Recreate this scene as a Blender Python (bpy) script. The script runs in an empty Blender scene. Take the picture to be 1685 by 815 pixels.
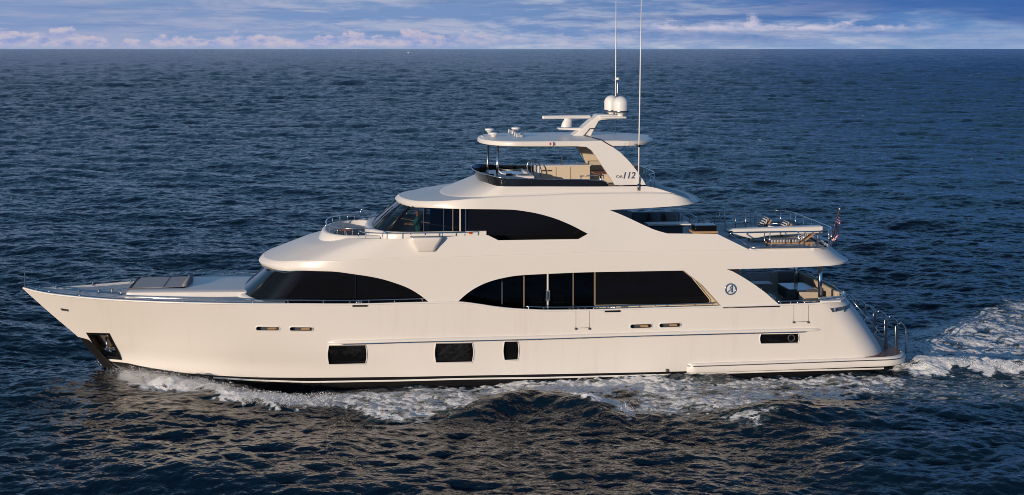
import bpy, bmesh, math, random
import numpy as np
from mathutils import Vector, Matrix
R = math.radians
random.seed(4)
RNG = np.random.default_rng(11)
SC = bpy.context.scene
COL = SC.collection

# ------------------------------------------------------------------ camera
F, CX, HZ = 2135.0, 842.5, 80.0            # focal length, principal column, horizon row of the 1685 x 815 photograph
H = 12.9                                   # camera height above the water
TH = R(6.0)                                # yaw of the yacht
BX, BY = -0.376, 53.58                     # where the yacht floats
cam = bpy.data.cameras.new('camera')
cam.sensor_width = 36.0
cam.lens = 36.0 * F / 1685.0
cam.shift_y = -(407.5 - HZ) / 1685.0
cam.clip_start = 0.5
cam.clip_end = 90000.0
camo = bpy.data.objects.new('camera', cam)
camo.location = (0, 0, H)
camo.rotation_euler = (R(90), 0, 0)
COL.objects.link(camo)
SC.camera = camo

# ------------------------------------------------------------------ light
SUN_EL, SUN_AZ = R(6.5), R(38.0)           # low sun behind the camera, to its left
SKY_STRENGTH, SUN_STRENGTH, EXPOSURE = 0.13, 3.7, 0.0
to_sun = Vector((-math.sin(SUN_AZ) * math.cos(SUN_EL), -math.cos(SUN_AZ) * math.cos(SUN_EL), math.sin(SUN_EL)))
sun = bpy.data.lights.new('sun', 'SUN')
sun.energy = SUN_STRENGTH
sun.angle = R(0.5)
sun.color = (1.0, 0.81, 0.625)
suno = bpy.data.objects.new('sun', sun)
suno.rotation_euler = to_sun.to_track_quat('Z', 'Y').to_euler()
suno.location = (-30, -30, 40)
COL.objects.link(suno)

world = bpy.data.worlds.new('World')
SC.world = world
world.use_nodes = True
WT = world.node_tree
for n in list(WT.nodes):
    WT.nodes.remove(n)


class NT:
    """small helper to write node graphs"""
    def __init__(s, tree):
        s.t = tree
    def n(s, kind, **kw):
        nd = s.t.nodes.new(kind)
        for k, v in kw.items():
            if k.startswith('i_'):
                key = k[2:]
                key = int(key) if key.isdigit() else key.replace('_', ' ')
                if hasattr(v, 'links') or isinstance(v, bpy.types.NodeSocket):
                    s.t.links.new(v, nd.inputs[key])
                else:
                    nd.inputs[key].default_value = v
            else:
                setattr(nd, k, v)
        return nd
    def math(s, op, a, b=None, c=None, clamp=False):
        nd = s.t.nodes.new('ShaderNodeMath')
        nd.operation = op
        nd.use_clamp = clamp
        for i, v in enumerate((a, b, c)):
            if v is None:
                continue
            if isinstance(v, bpy.types.NodeSocket):
                s.t.links.new(v, nd.inputs[i])
            else:
                nd.inputs[i].default_value = v
        return nd.outputs[0]
    def ramp(s, fac, stops, interp='LINEAR'):
        nd = s.t.nodes.new('ShaderNodeValToRGB')
        nd.color_ramp.interpolation = interp
        el = nd.color_ramp.elements
        while len(el) < len(stops):
            el.new(0.5)
        for e, (p, c) in zip(el, stops):
            e.position = p
            e.color = c if hasattr(c, '__len__') else (c, c, c, 1)
        s.t.links.new(fac, nd.inputs[0])
        return nd.outputs[0]
    def mix(s, fac, a, b, blend='MIX'):
        nd = s.t.nodes.new('ShaderNodeMix')
        nd.data_type = 'RGBA'
        nd.blend_type = blend
        for sock, v in ((nd.inputs[0], fac), (nd.inputs[6], a), (nd.inputs[7], b)):
            if isinstance(v, bpy.types.NodeSocket):
                s.t.links.new(v, sock)
            else:
                sock.default_value = v
        return nd.outputs[2]
    def link(s, a, b):
        s.t.links.new(a, b)


def lin(r, g_, b):
    f = lambda v: ((v / 255 + .055) / 1.055) ** 2.4 if v > 10 else v / 255 / 12.92
    return (f(r) / SKY_STRENGTH, f(g_) / SKY_STRENGTH, f(b) / SKY_STRENGTH, 1)


def build_sky():
    g = NT(WT)
    out = g.n('ShaderNodeOutputWorld')
    bg = g.n('ShaderNodeBackground')
    bg.inputs['Strength'].default_value = SKY_STRENGTH
    sky = g.n('ShaderNodeTexSky', sky_type='NISHITA')
    sky.sun_disc = False
    sky.sun_elevation = SUN_EL
    sky.sun_rotation = math.atan2(to_sun.x, to_sun.y)
    sky.altitude = 0
    sky.air_density = 1.0
    sky.dust_density = 0.5
    sky.ozone_density = 3.0
    tc = g.n('ShaderNodeTexCoord')
    sep = g.n('ShaderNodeSeparateXYZ', i_0=tc.outputs['Generated'])
    el = g.math('MULTIPLY', g.math('ARCSINE', sep.outputs[2]), 57.2958)         # elevation in degrees
    az = g.math('MULTIPLY', g.math('ARCTAN2', sep.outputs[0], sep.outputs[1]), 57.2958)
    def noise(fa, fe, w, detail, rough, dist=0.0):
        v = g.n('ShaderNodeCombineXYZ', i_0=g.math('MULTIPLY', az, fa), i_1=g.math('MULTIPLY', el, fe), i_2=w)
        return g.n('ShaderNodeTexNoise', i_Vector=v.outputs[0], i_Scale=1.0, i_Detail=detail, i_Roughness=rough, i_Distortion=dist).outputs[0]
    def azr(*st):
        return g.ramp(g.math('MULTIPLY_ADD', az, 1 / 60.0, 0.5), [(p / 60.0 + .5, v) for p, v in st], 'EASE')
    low = g.ramp(g.math('MULTIPLY', el, 1 / 14.0), [(0.0, 1.0), (0.35, 0.85), (1.0, 0.0)])
    # clear air: blue, paler and pinker to the left and down at the horizon
    hue = g.mix(azr((-24, 0.0), (2, 0.45), (20, 1.0)), lin(130, 153, 197), lin(92, 134, 192))
    hor = g.mix(azr((-20, 0.0), (16, 1.0)), lin(150, 169, 203), lin(130, 159, 200))
    c = g.mix(g.ramp(el, [(0.0, 1.0), (0.9, 0.0)]), hue, hor)
    up = g.mix(1.0, sky.outputs[0], (0.66, 0.95, 1.06, 1), 'MULTIPLY')
    c = g.mix(low, up, c)
    # torn stratus: long thin streaks, lilac on the left, whiter in the middle
    n1 = noise(0.17, 1.45, 3.7, 9.0, 0.66, 0.6)
    n1b = noise(0.55, 3.4, 8.2, 7.0, 0.64, 0.5)
    st = g.math('ADD', g.math('MULTIPLY', n1, 0.72), g.math('MULTIPLY', n1b, 0.36))
    st = g.ramp(st, [(0.47, 0.0), (0.66, 1.0)], 'EASE')
    st = g.math('MULTIPLY', st, g.ramp(g.math('MULTIPLY', el, 1 / 30.0), [(0.0, 1.0), (0.10, 0.9), (0.3, 0.35), (1.0, 0.2)]))
    st = g.math('MULTIPLY', st, azr((-24, .85), (0, 1.0), (12, .95), (19, .35)))
    scol = g.mix(azr((-20, 0.0), (-4, 0.5), (5, 1.0)), lin(163, 168, 198), lin(200, 204, 217))
    c = g.mix(g.math('MULTIPLY', st, 0.8), c, scol)
    # darker slate-blue bars between them
    n4 = noise(0.10, 3.3, 21.0, 6.0, 0.6, 0.4)
    bars = g.math('MULTIPLY', g.ramp(n4, [(0.53, 0.0), (0.66, 1.0)], 'EASE'), g.ramp(el, [(0.25, 0.0), (0.9, 1.0)]))
    c = g.mix(g.math('MULTIPLY', g.math('MULTIPLY', bars, low), 0.55), c, lin(108, 133, 180))
    # deep blue rain bank high on the right
    nb = noise(0.085, 0.75, 9.1, 5.0, 0.55, 0.3)
    side = azr((-2, 0.0), (7, 0.35), (14, 0.85), (20, 1.0))
    bank = g.math('MULTIPLY', g.ramp(g.math('ADD', nb, g.math('MULTIPLY', el, 0.13)), [(0.47, 0.0), (0.70, 1.0)], 'EASE'), side)
    bank = g.math('MULTIPLY', bank, g.ramp(g.math('MULTIPLY', el, 1 / 20.0), [(0.0, 0.6), (0.06, 1.0), (0.4, 1.0), (0.9, 0.0)]))
    c = g.mix(g.math('MULTIPLY', bank, 0.9), c, lin(56, 98, 165))
    # cumulus heads: a broken row low on the left, a few looser ones higher right of the middle
    def cumulus(top0, topv, bottom, seed, fa, fe, weight, soft, thick):
        n2 = noise(fa, fe, seed, 9.0, 0.6)
        n3 = noise(0.16, 0.0, seed + 4, 3.0, 0.6)
        n5 = noise(0.55, 0.0, seed + 9, 4.0, 0.6)
        top = g.math('ADD', g.math('MULTIPLY_ADD', n3, topv, top0), g.math('MULTIPLY_ADD', n5, topv * .6, -topv * .3))
        d = g.math('ADD', g.math('DIVIDE', g.math('SUBTRACT', top, el), thick), g.math('MULTIPLY_ADD', n2, 3.0, -1.5))
        k = g.ramp(d, [(0.0, 0.0), (soft, 1.0)], 'EASE')
        k = g.math('MULTIPLY', k, g.ramp(g.math('SUBTRACT', el, bottom), [(0.0, 0.0), (0.30, 1.0)], 'EASE'))
        return g.math('MULTIPLY', k, weight), n2
    k1, s1 = cumulus(-.50, 2.3, -.05, 1.3, 1.5, 3.4, azr((-24, .8), (-5, .85), (1, .35), (8, .15)), 0.5, 0.30)
    c = g.mix(k1, c, g.ramp(s1, [(0.36, lin(138, 156, 206)), (0.60, lin(200, 190, 206))]))
    k2, s2 = cumulus(-.25, 2.8, .62, 31.0, 0.9, 3.0, azr((2, .0), (7, .8), (16, .7), (19, .0)), 0.9, 0.42)
    c = g.mix(k2, c, g.ramp(s2, [(0.36, lin(150, 166, 208)), (0.60, lin(214, 206, 220))]))
    g.link(c, bg.inputs['Color'])
    g.link(bg.outputs[0], out.inputs['Surface'])


build_sky()
SC.view_settings.view_transform = 'Standard'
SC.view_settings.look = 'None'
SC.view_settings.exposure = EXPOSURE
SC.view_settings.gamma = 1.0
SC.view_settings.use_curve_mapping = False
SC.cycles.use_denoising = True
SC.cycles.filter_width = 0.95
SC.cycles.max_bounces = 8
SC.cycles.transparent_max_bounces = 12
SC.cycles.caustics_reflective = False
SC.cycles.caustics_refractive = False


# ------------------------------------------------------------------ measuring helpers
def loc2world(x, y, z=0.0):
    c, s = math.cos(TH), math.sin(TH)
    return (c * x - s * y + BX, s * x + c * y + BY, z)


_c, _s = math.cos(TH), math.sin(TH)
CLX, CLY = (_c * (0 - BX) + _s * (0 - BY)), (-_s * (0 - BX) + _c * (0 - BY))   # the camera in yacht space


def L(px, py, y):
    """sight line through a photo pixel, met with the yacht's lengthwise plane y"""
    dx, dy, dz = (px - CX) / F, 1.0, -(py - HZ) / F
    lx, ly = _c * dx + _s * dy, -_s * dx + _c * dy
    t = (y - CLY) / ly
    return CLX + t * lx, H + t * dz


def RS(px, py, bf):
    """sight line met with the yacht's port side surface y = -bf(x, z)"""
    y = -3.0
    for _ in range(60):
        x, z = L(px, py, y)
        y += 0.5 * (-bf(x, z) - y)
    x, z = L(px, py, y)
    return x, y, z


def pchip(xs, ys):
    xs, ys = np.array(xs, float), np.array(ys, float)
    o = np.argsort(xs, kind='stable')
    xs, ys = xs[o], ys[o]
    h = np.maximum(np.diff(xs), 1e-6)
    d = np.diff(ys) / h
    m = np.zeros(len(xs))
    if len(xs) > 2:
        for i in range(1, len(xs) - 1):
            if d[i - 1] * d[i] > 0:
                w1, w2 = 2 * h[i] + h[i - 1], h[i] + 2 * h[i - 1]
                m[i] = (w1 + w2) / (w1 / d[i - 1] + w2 / d[i])
    m[0], m[-1] = d[0], d[-1]

    def f(x):
        x = np.clip(np.asarray(x, float), xs[0], xs[-1])
        i = np.clip(np.searchsorted(xs, x) - 1, 0, len(xs) - 2)
        t = (x - xs[i]) / h[i]
        t2, t3 = t * t, t * t * t
        r = ys[i] * (2 * t3 - 3 * t2 + 1) + h[i] * m[i] * (t3 - 2 * t2 + t) + ys[i + 1] * (3 * t2 - 2 * t3) + h[i] * m[i + 1] * (t3 - t2)
        return r if r.ndim else float(r)
    return f


def TAB(pts, bf, linear=False):
    """height of an edge as a function of x, read off the photo; a third value fixes y"""
    X, Z = [], []
    for p in pts:
        if len(p) == 3:
            x, z = L(*p)
        else:
            x, _, z = RS(p[0], p[1], bf)
        X.append(x)
        Z.append(z)
    if linear:
        o = np.argsort(X)
        X, Z = np.array(X)[o], np.array(Z)[o]
        return lambda x: np.interp(x, X, Z)
    return pchip(X, Z)


# ------------------------------------------------------------------ mesh helpers
class MB:
    def __init__(s):
        s.v, s.f, s.m = [], [], []
    def add(s, verts, faces, mat=0):
        o = len(s.v)
        s.v.extend([tuple(map(float, p)) for p in verts])
        for f in faces:
            s.f.append([i + o for i in f])
            s.m.append(mat)
        return s
    def grid(s, rows, mat=0, wrap=False, flip=False):
        n = len(rows[0])
        vs = [p for r in rows for p in r]
        fs = []
        for i in range(len(rows) - 1):
            for j in range(n - (0 if wrap else 1)):
                k = (j + 1) % n
                q = [i * n + j, i * n + k, (i + 1) * n + k, (i + 1) * n + j]
                fs.append(q[::-1] if flip else q)
        return s.add(vs, fs, mat)
    def box(s, x0, x1, y0, y1, z0, z1, mat=0):
        v = [(x, y, z) for z in (z0, z1) for y in (y0, y1) for x in (x0, x1)]
        return s.add(v, [(0, 2, 3, 1), (4, 5, 7, 6), (0, 1, 5, 4), (2, 6, 7, 3), (0, 4, 6, 2), (1, 3, 7, 5)], mat)
    def prism(s, poly, d, mat=0):
        """closed solid from a polygon (3-D points) pushed along the vector d"""
        n = len(poly)
        a = [Vector(p) for p in poly]
        b = [p + Vector(d) for p in a]
        fs = [list(range(n))[::-1], list(range(n, 2 * n))]
        for i in range(n):
            j = (i + 1) % n
            fs.append([i, j, n + j, n + i])
        return s.add(a + b, fs, mat)
    def tube(s, pts, r, n=8, mat=0, closed=False):
        P = [Vector(p) for p in pts]
        m = len(P)
        rr = r if hasattr(r, '__len__') else [r] * m
        rings = []
        up = Vector((0, 0, 1))
        prev = None
        for i in range(m):
            if closed:
                t = (P[(i + 1) % m] - P[i - 1])
            else:
                t = P[min(i + 1, m - 1)] - P[max(i - 1, 0)]
            t.normalize()
            a = t.cross(up) if prev is None else prev - t * prev.dot(t)
            if a.length < 1e-4:
                a = t.cross(Vector((1, 0, 0)))
            a.normalize()
            prev = a
            b = t.cross(a)
            rings.append([P[i] + (a * math.cos(2 * math.pi * k / n) + b * math.sin(2 * math.pi * k / n)) * rr[i] for k in range(n)])
        if closed:
            rings.append(rings[0])
        s.grid(rings, mat, wrap=True)
        if not closed:
            o = len(s.v)
            s.add(rings[0], [list(range(n))], mat)
            s.add(rings[-1], [list(range(n))[::-1]], mat)
        return s
    def lathe(s, prof, c, n=24, mat=0):
        rings = [[(c[0] + r * math.cos(2 * math.pi * k / n), c[1] + r * math.sin(2 * math.pi * k / n), c[2] + z) for k in range(n)] for r, z in prof]
        return s.grid(rings, mat, wrap=True)
    def mirror(s):
        o = len(s.v)
        nf = len(s.f)
        s.v.extend([(x, -y, z) for x, y, z in s.v])
        for i in range(nf):
            s.f.append([k + o for k in s.f[i]][::-1])
            s.m.append(s.m[i])
        return s
    def mesh(s, name, mats, angle=35, weld=1e-4, recalc=True):
        me = bpy.data.meshes.new(name)
        me.from_pydata(s.v, [], s.f)
        mats = mats if isinstance(mats, (list, tuple)) else [mats]
        for m in mats:
            me.materials.append(m)
        me.polygons.foreach_set('material_index', s.m)
        bm = bmesh.new()
        bm.from_mesh(me)
        if weld:
            bmesh.ops.remove_doubles(bm, verts=bm.verts, dist=weld)
            bmesh.ops.dissolve_degenerate(bm, dist=1e-5, edges=bm.edges)
        if recalc:
            bmesh.ops.recalc_face_normals(bm, faces=bm.faces)
        bm.to_mesh(me)
        bm.free()
        me.polygons.foreach_set('use_smooth', [True] * len(me.polygons))
        if angle is not None:
            me.set_sharp_from_angle(angle=R(angle))
        me.update()
        return me
    def build(s, name, mats, parent=None, angle=35, weld=1e-4, solid=0.0, bevel=0.0, recalc=True, offset=-1.0, wn=False):
        o = bpy.data.objects.new(name, s.mesh(name, mats, angle, weld, recalc))
        COL.objects.link(o)
        o.parent = parent
        if solid:
            md = o.modifiers.new('thickness', 'SOLIDIFY')
            md.thickness = solid
            md.offset = offset
            md = o.modifiers.new('crisp', 'EDGE_SPLIT')
            md.split_angle = R(angle or 35)
        if bevel:
            md = o.modifiers.new('bevel', 'BEVEL')
            md.width = bevel
            md.segments = 2
            md.limit_method = 'ANGLE'
            md.angle_limit = R(40)
        if wn:
            md = o.modifiers.new('even', 'WEIGHTED_NORMAL')
            md.keep_sharp = True
            md.weight = 60
        return o


def empty(name, loc=(0, 0, 0), rz=0.0, parent=None):
    o = bpy.data.objects.new(name, None)
    o.empty_display_size = 0.3
    COL.objects.link(o)
    o.location = loc
    o.rotation_euler = (0, 0, rz)
    o.parent = parent
    return o


def tag(o, label=None, cat=None, group=None, kind=None):
    for k, v in (('label', label), ('category', cat), ('group', group), ('kind', kind)):
        if v:
            o[k] = v
    return o


def aboard(name, x, y, z, label, cat, group=None, rz=0.0):
    """a thing of its own that stands on the yacht at yacht-space x, y, z"""
    w = loc2world(x, y, z)
    return tag(empty(name, w, TH + rz), label, cat, group)


def outline(xf, xa, L_, B, p, n_nose=22, xs=None, bf=None):
    """plan outline of a tier, nose on the centreline to the aft end, port side (y < 0)"""
    a = np.linspace(0, 1, n_nose) * math.pi / 2
    ca, sa = np.maximum(np.cos(a), 0), np.sin(a)
    x = xf + L_ * (1 - ca ** (2 / p))
    y = -B * sa ** (2 / p)
    xs = np.linspace(xf + L_, xa, 40)[1:] if xs is None else xs
    x = np.concatenate([x, xs])
    y = np.concatenate([y, np.full(len(xs), -B)])
    if bf is not None:
        y = y / B * np.array([bf(v) for v in x])
    return x, y


def ring(xy, z):
    x, y = xy
    zz = z(x) if callable(z) else np.full(len(x), z)
    return [(float(a), float(b), float(c)) for a, b, c in zip(x, y, zz)]


def flip(r):
    return [(x, -y, z) for x, y, z in r]


def cap(mb, r, mat=0, n=6, camber=0.0):
    """deck across from the port edge to the starboard edge"""
    rows = []
    for k in range(n + 1):
        t = 2 * k / n - 1
        rows.append([(x, -t * y, z + camber * (1 - t * t)) for x, y, z in r])
    mb.grid(rows, mat)
    return mb


# ------------------------------------------------------------------ materials
def mat_new(name):
    m = bpy.data.materials.new(name)
    m.use_nodes = True
    for n in list(m.node_tree.nodes):
        m.node_tree.nodes.remove(n)
    g = NT(m.node_tree)
    out = g.n('ShaderNodeOutputMaterial')
    return m, g, out


def principled(name, col, rough=0.5, metal=0.0, coat=0.0, spec=0.5, vary=0.0, scale=3.0, bump=0.0, bscale=30.0, rough_vary=0.0):
    m, g, out = mat_new(name)
    p = g.n('ShaderNodeBsdfPrincipled')
    p.inputs['Base Color'].default_value = (*col, 1)
    p.inputs['Roughness'].default_value = rough
    p.inputs['Metallic'].default_value = metal
    p.inputs['Coat Weight'].default_value = coat
    p.inputs['Coat Roughness'].default_value = 0.22
    p.inputs['Specular IOR Level'].default_value = spec
    tc = g.n('ShaderNodeTexCoord')
    if vary or rough_vary:
        nz = g.n('ShaderNodeTexNoise', i_Vector=tc.outputs['Object'], i_Scale=scale, i_Detail=5.0, i_Roughness=0.6)
        if vary:
            f = g.math('MULTIPLY_ADD', nz.outputs[0], 2 * vary, 1 - vary)
            mx = g.n('ShaderNodeVectorMath', operation='SCALE', i_0=(*col,))
            g.link(f, mx.inputs['Scale'])
            g.link(mx.outputs[0], p.inputs['Base Color'])
        if rough_vary:
            g.link(g.math('MULTIPLY_ADD', nz.outputs[0], 2 * rough_vary, rough - rough_vary), p.inputs['Roughness'])
    if bump:
        nb = g.n('ShaderNodeTexNoise', i_Vector=tc.outputs['Object'], i_Scale=bscale, i_Detail=4.0)
        b = g.n('ShaderNodeBump', i_Height=nb.outputs[0])
        b.inputs['Strength'].default_value = 1.0
        b.inputs['Distance'].default_value = bump
        g.link(b.outputs[0], p.inputs['Normal'])
    g.link(p.outputs[0], out.inputs['Surface'])
    return m


def stripe_mat(name, a, b, scale, axis='X', rough=0.8):
    m, g, out = mat_new(name)
    p = g.n('ShaderNodeBsdfPrincipled')
    p.inputs['Roughness'].default_value = rough
    tc = g.n('ShaderNodeTexCoord')
    w = g.n('ShaderNodeTexWave', wave_type='BANDS', bands_direction=axis, i_Vector=tc.outputs['Object'])
    w.inputs['Scale'].default_value = scale
    w.inputs['Distortion'].default_value = 0.3
    c = g.ramp(w.outputs['Fac'], [(0.46, (*a, 1)), (0.54, (*b, 1))])
    g.link(c, p.inputs['Base Color'])
    g.link(p.outputs[0], out.inputs['Surface'])
    return m


def glass_mat(name, tint, through):
    """dark tinted yacht glass: mirror-like surface, a little of the inside shows through"""
    m, g, out = mat_new(name)
    d = g.n('ShaderNodeBsdfPrincipled')
    d.inputs['Base Color'].default_value = (*tint, 1)
    d.inputs['Roughness'].default_value = 0.03
    d.inputs['IOR'].default_value = 1.45
    tr = g.n('ShaderNodeBsdfTransparent')
    tr.inputs['Color'].default_value = (through, through * 0.93, through * 0.85, 1)
    gl = g.n('ShaderNodeBsdfGlossy')
    gl.inputs['Roughness'].default_value = 0.03
    fr = g.n('ShaderNodeFresnel')
    fr.inputs['IOR'].default_value = 1.5
    mx = g.n('ShaderNodeMixShader')
    g.link(fr.outputs[0], mx.inputs[0])
    g.link(tr.outputs[0], mx.inputs[1])
    g.link(gl.outputs[0], mx.inputs[2])
    m2 = g.n('ShaderNodeMixShader')
    m2.inputs[0].default_value = 0.8
    g.link(d.outputs[0], m2.inputs[1])
    g.link(mx.outputs[0], m2.inputs[2])
    g.link(m2.outputs[0], out.inputs['Surface'])
    return m


WHITE = principled('white_gelcoat', (0.80, 0.765, 0.715), 0.34, coat=0.18, vary=0.006, scale=0.35, rough_vary=0.015)


def hull_paint():
    m = principled('hull_gelcoat', (0.80, 0.765, 0.715), 0.34, coat=0.18)
    g = NT(m.node_tree)
    p = [n for n in m.node_tree.nodes if n.type == 'BSDF_PRINCIPLED'][0]
    tc = g.n('ShaderNodeTexCoord')
    mp = g.n('ShaderNodeMapping', i_Vector=tc.outputs['Object'])
    mp.inputs['Scale'].default_value = (2.6, 0.3, 0.22)
    a_ = g.n('ShaderNodeTexNoise', i_Vector=mp.outputs[0], i_Scale=1.0, i_Detail=5.0, i_Roughness=0.6)
    b_ = g.n('ShaderNodeTexNoise', i_Vector=tc.outputs['Object'], i_Scale=0.35, i_Detail=3.0)
    f = g.math('MULTIPLY', g.ramp(a_.outputs[0], [(0.52, 0.0), (0.72, 1.0)]), g.ramp(b_.outputs[0], [(0.42, 0.0), (0.62, 1.0)]))
    c = g.mix(g.math('MULTIPLY', f, 0.30), (0.80, 0.765, 0.715, 1), (0.66, 0.58, 0.52, 1))
    g.link(c, p.inputs['Base Color'])
    g.link(g.math('MULTIPLY_ADD', a_.outputs[0], 0.12, 0.28), p.inputs['Roughness'])
    return m


HULLW = hull_paint()
WHITE2 = principled('white_paint', (0.80, 0.785, 0.76), 0.35, coat=0.2)
DECK = principled('nonskid_deck', (0.62, 0.62, 0.63), 0.75, vary=0.03, scale=4.0, bump=0.002, bscale=80)
CREAM = principled('cream_panel', (0.66, 0.56, 0.42), 0.45, vary=0.02)
BEIGE = principled('beige_upholstery', (0.50, 0.43, 0.34), 0.85, vary=0.06, scale=5, bump=0.003, bscale=60)
GREY = principled('grey_cushion', (0.26, 0.25, 0.26), 0.9, vary=0.06, scale=6, bump=0.003, bscale=60)
DGREY = principled('dark_grey_trim', (0.07, 0.075, 0.085), 0.6, vary=0.05)
BLACK = principled('black_trim', (0.008, 0.008, 0.01), 0.35)
ANTIF = principled('black_bottom_paint', (0.006, 0.006, 0.007), 0.45, spec=0.3, vary=0.3, scale=2)
STEEL = principled('polished_stainless', (0.74, 0.73, 0.72), 0.13, metal=1.0, rough_vary=0.05, scale=8)
STEEL_D = principled('dull_stainless', (0.36, 0.36, 0.37), 0.28, metal=1.0)
TEAK = principled('varnished_teak', (0.20, 0.075, 0.035), 0.5, coat=0.1, vary=0.25, scale=9)
TEAKL = principled('bare_teak', (0.42, 0.25, 0.13), 0.6, vary=0.2, scale=12)
GLASS = glass_mat('tinted_glass', (0.004, 0.004, 0.005), 0.6)
GLASSD = principled('black_glass', (0.006, 0.006, 0.007), 0.035, spec=0.4)
SKYGL = principled('windscreen_glass', (0.012, 0.02, 0.03), 0.03, spec=1.0)
RED = principled('red_paint', (0.45, 0.03, 0.02), 0.5)
ORANGE = principled('orange_lens', (0.8, 0.13, 0.02), 0.3)
BLUE = principled('navy_cloth', (0.012, 0.02, 0.08), 0.85)
TEAL = principled('teal_cloth', (0.02, 0.22, 0.22), 0.85)
SKIN = principled('skin', (0.42, 0.24, 0.16), 0.6)
TAN = principled('tan_mullion', (0.26, 0.20, 0.13), 0.5)
HAIR = principled('dark_hair', (0.03, 0.02, 0.015), 0.7)
STRIPE = stripe_mat('striped_cloth', (0.62, 0.60, 0.58), (0.015, 0.02, 0.05), 5.0, 'X')
PILLOW = stripe_mat('striped_pillow', (0.6, 0.55, 0.45), (0.03, 0.03, 0.05), 9.0, 'X')
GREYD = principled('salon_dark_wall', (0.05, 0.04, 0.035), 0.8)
CHROMEB = principled('blue_chrome', (0.22, 0.33, 0.52), 0.2, metal=0.7)
# ================================================================== the yacht
yacht = tag(empty('motor_yacht', (BX, BY, 0), TH), 'long white three-deck motor yacht with black wraparound windows cruising across the dark blue sea', 'yacht')

# ---- hull lines
stem = pchip([L(px, py, 0)[1] for px, py in [(172, 700), (168, 592), (130, 556), (83, 516), (37, 475)]],
             [L(px, py, 0)[0] for px, py in [(172, 700), (168, 592), (130, 556), (83, 516), (37, 475)]])
XB = L(37, 475, 0)[0]
_zs = np.linspace(3.37, -1.6, 200)
_xs = stem(_zs)
STEMZ = lambda x: np.interp(x, _xs, _zs)
stern_x = pchip([L(px, py, -2.4)[1] for px, py in [(1461, 640), (1460, 590), (1455, 575), (1441, 552), (1424, 527), (1410, 508), (1393, 488)]],
                [L(px, py, -2.4)[0] for px, py in [(1461, 640), (1460, 590), (1455, 575), (1441, 552), (1424, 527), (1410, 508), (1393, 488)]])


def hb(x, z):
    """half breadth of the hull"""
    zz = float(np.clip(z / 3.2, 0, 1))
    d = x - float(stem(np.clip(z, -1.5, 3.4)))
    L_ = 15.5 - 2.5 * zz
    p = 1.75 + 0.55 * zz
    bm = 3.34 + 0.26 * zz ** 0.8
    u = min(max(d / L_, 0.0), 1.0)
    t = max((x - 6) / 9.0, 0)
    return bm * (1 - (1 - u) ** p) * (1 - 0.045 * t * t)


SHEER = TAB([(37, 475, 0), (60, 481), (85, 485.5), (125, 490), (165, 493.5), (205, 496), (260, 498.5), (330, 500.5), (480, 502), (600, 502),
             (700, 499.5), (752, 499), (790, 503), (809, 506), (840, 509.5), (868, 511.3), (904, 512.5), (978, 511.6), (1076, 508.6),
             (1174, 506), (1220, 504.5), (1283, 503), (1340, 501), (1372, 497.5), (1388, 493)], hb)
PAINT = TAB([(129, 554.5, 0), (146, 559.5), (153, 566), (160, 578), (168, 590.5), (185, 595), (205, 597), (229, 602), (270, 609), (324, 615.7), (400, 620.3), (470, 621.6), (548, 621.5), (640, 620.5), (780, 618), (842, 617), (1094, 612), (1280, 606.8), (1450, 602)], hb)
DOCKZ = 2.05                                 # main deck


def floor_z(x):
    xf = L(445, 500, -3.0)[0]
    t = np.clip((np.asarray(x) - xf) / 0.5, 0, 1)
    return (SHEER(x) - 0.07) * (1 - t) + DOCKZ * t


NCOL, NCOR, NTR = 330, 16, 8


def hull_row(zf, inset=0.0, zover=None, bext=0.0):
    gx = np.linspace(XB, XB + 4.5, 900)
    below = np.where(STEMZ(gx) <= np.asarray(zf(gx)) + 1e-6)[0]
    x0 = float(gx[below[0]]) if len(below) else XB
    xe = 15.0
    for _ in range(40):
        xe = 0.5 * xe + 0.5 * float(stern_x(zf(xe)))
    Rc = 1.5
    x0i, xei = x0 + inset * 1.6, xe - inset
    s = np.linspace(0, 1, NCOL) ** 1.25
    xs = x0i + (xei - Rc - x0i) * s
    pts = []
    for i, x in enumerate(xs):
        z = float(zf(x))
        y = max(hb(x, z) + bext - inset, 0.003 * i) if i else 0.0
        pts.append((x, -y, z))
    yb = -pts[-1][1]
    for k in range(1, NCOR + 1):
        a = k / NCOR * math.pi / 2
        x = xei - Rc + Rc * math.sin(a)
        z = float(zf(x))
        pts.append((x, -(yb - Rc * (1 - math.cos(a))), z))
    y1 = yb - Rc
    for k in range(1, NTR + 1):
        pts.append((xei + 0.12 * (1 - (1 - k / NTR) ** 2), -y1 * (1 - k / NTR), pts[-1][2]))
    if zover is not None:
        pts = [(x, max(y, -max(hb(x, float(zover(x))) - inset, 0.003)) if y < -0.5 else y * 0.5 if zf(x) - zover(x) > .2 else y, float(zover(x))) for x, y, z in pts]
    return pts


def lerp_rows(t):
    return lambda x: PAINT(x) * (1 - t) + SHEER(x) * t


hullm = MB()
rows = [hull_row(lerp_rows(t)) for t in np.linspace(0, 1, 30)]
sheer_row = rows[-1]
paint_row = rows[0]
rim = [(x, y * 0.985, z + 0.03) for x, y, z in hull_row(SHEER, 0.035)]
rin = [(x, y, z + 0.03) for x, y, z in hull_row(SHEER, 0.10)]
rfl = hull_row(SHEER, 0.13, floor_z)
allr = rows + [rim, rin, rfl]
hullm.grid(allr, 0)
hullm.mirror()
n = len(allr[0])
for r in (rfl, paint_row):                    # close it with the main deck above and a bottom below
    hullm.grid([r, flip(r)], 0)
hull = hullm.build('hull', [HULLW, BLACK], yacht, angle=32, weld=2e-3)

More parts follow.
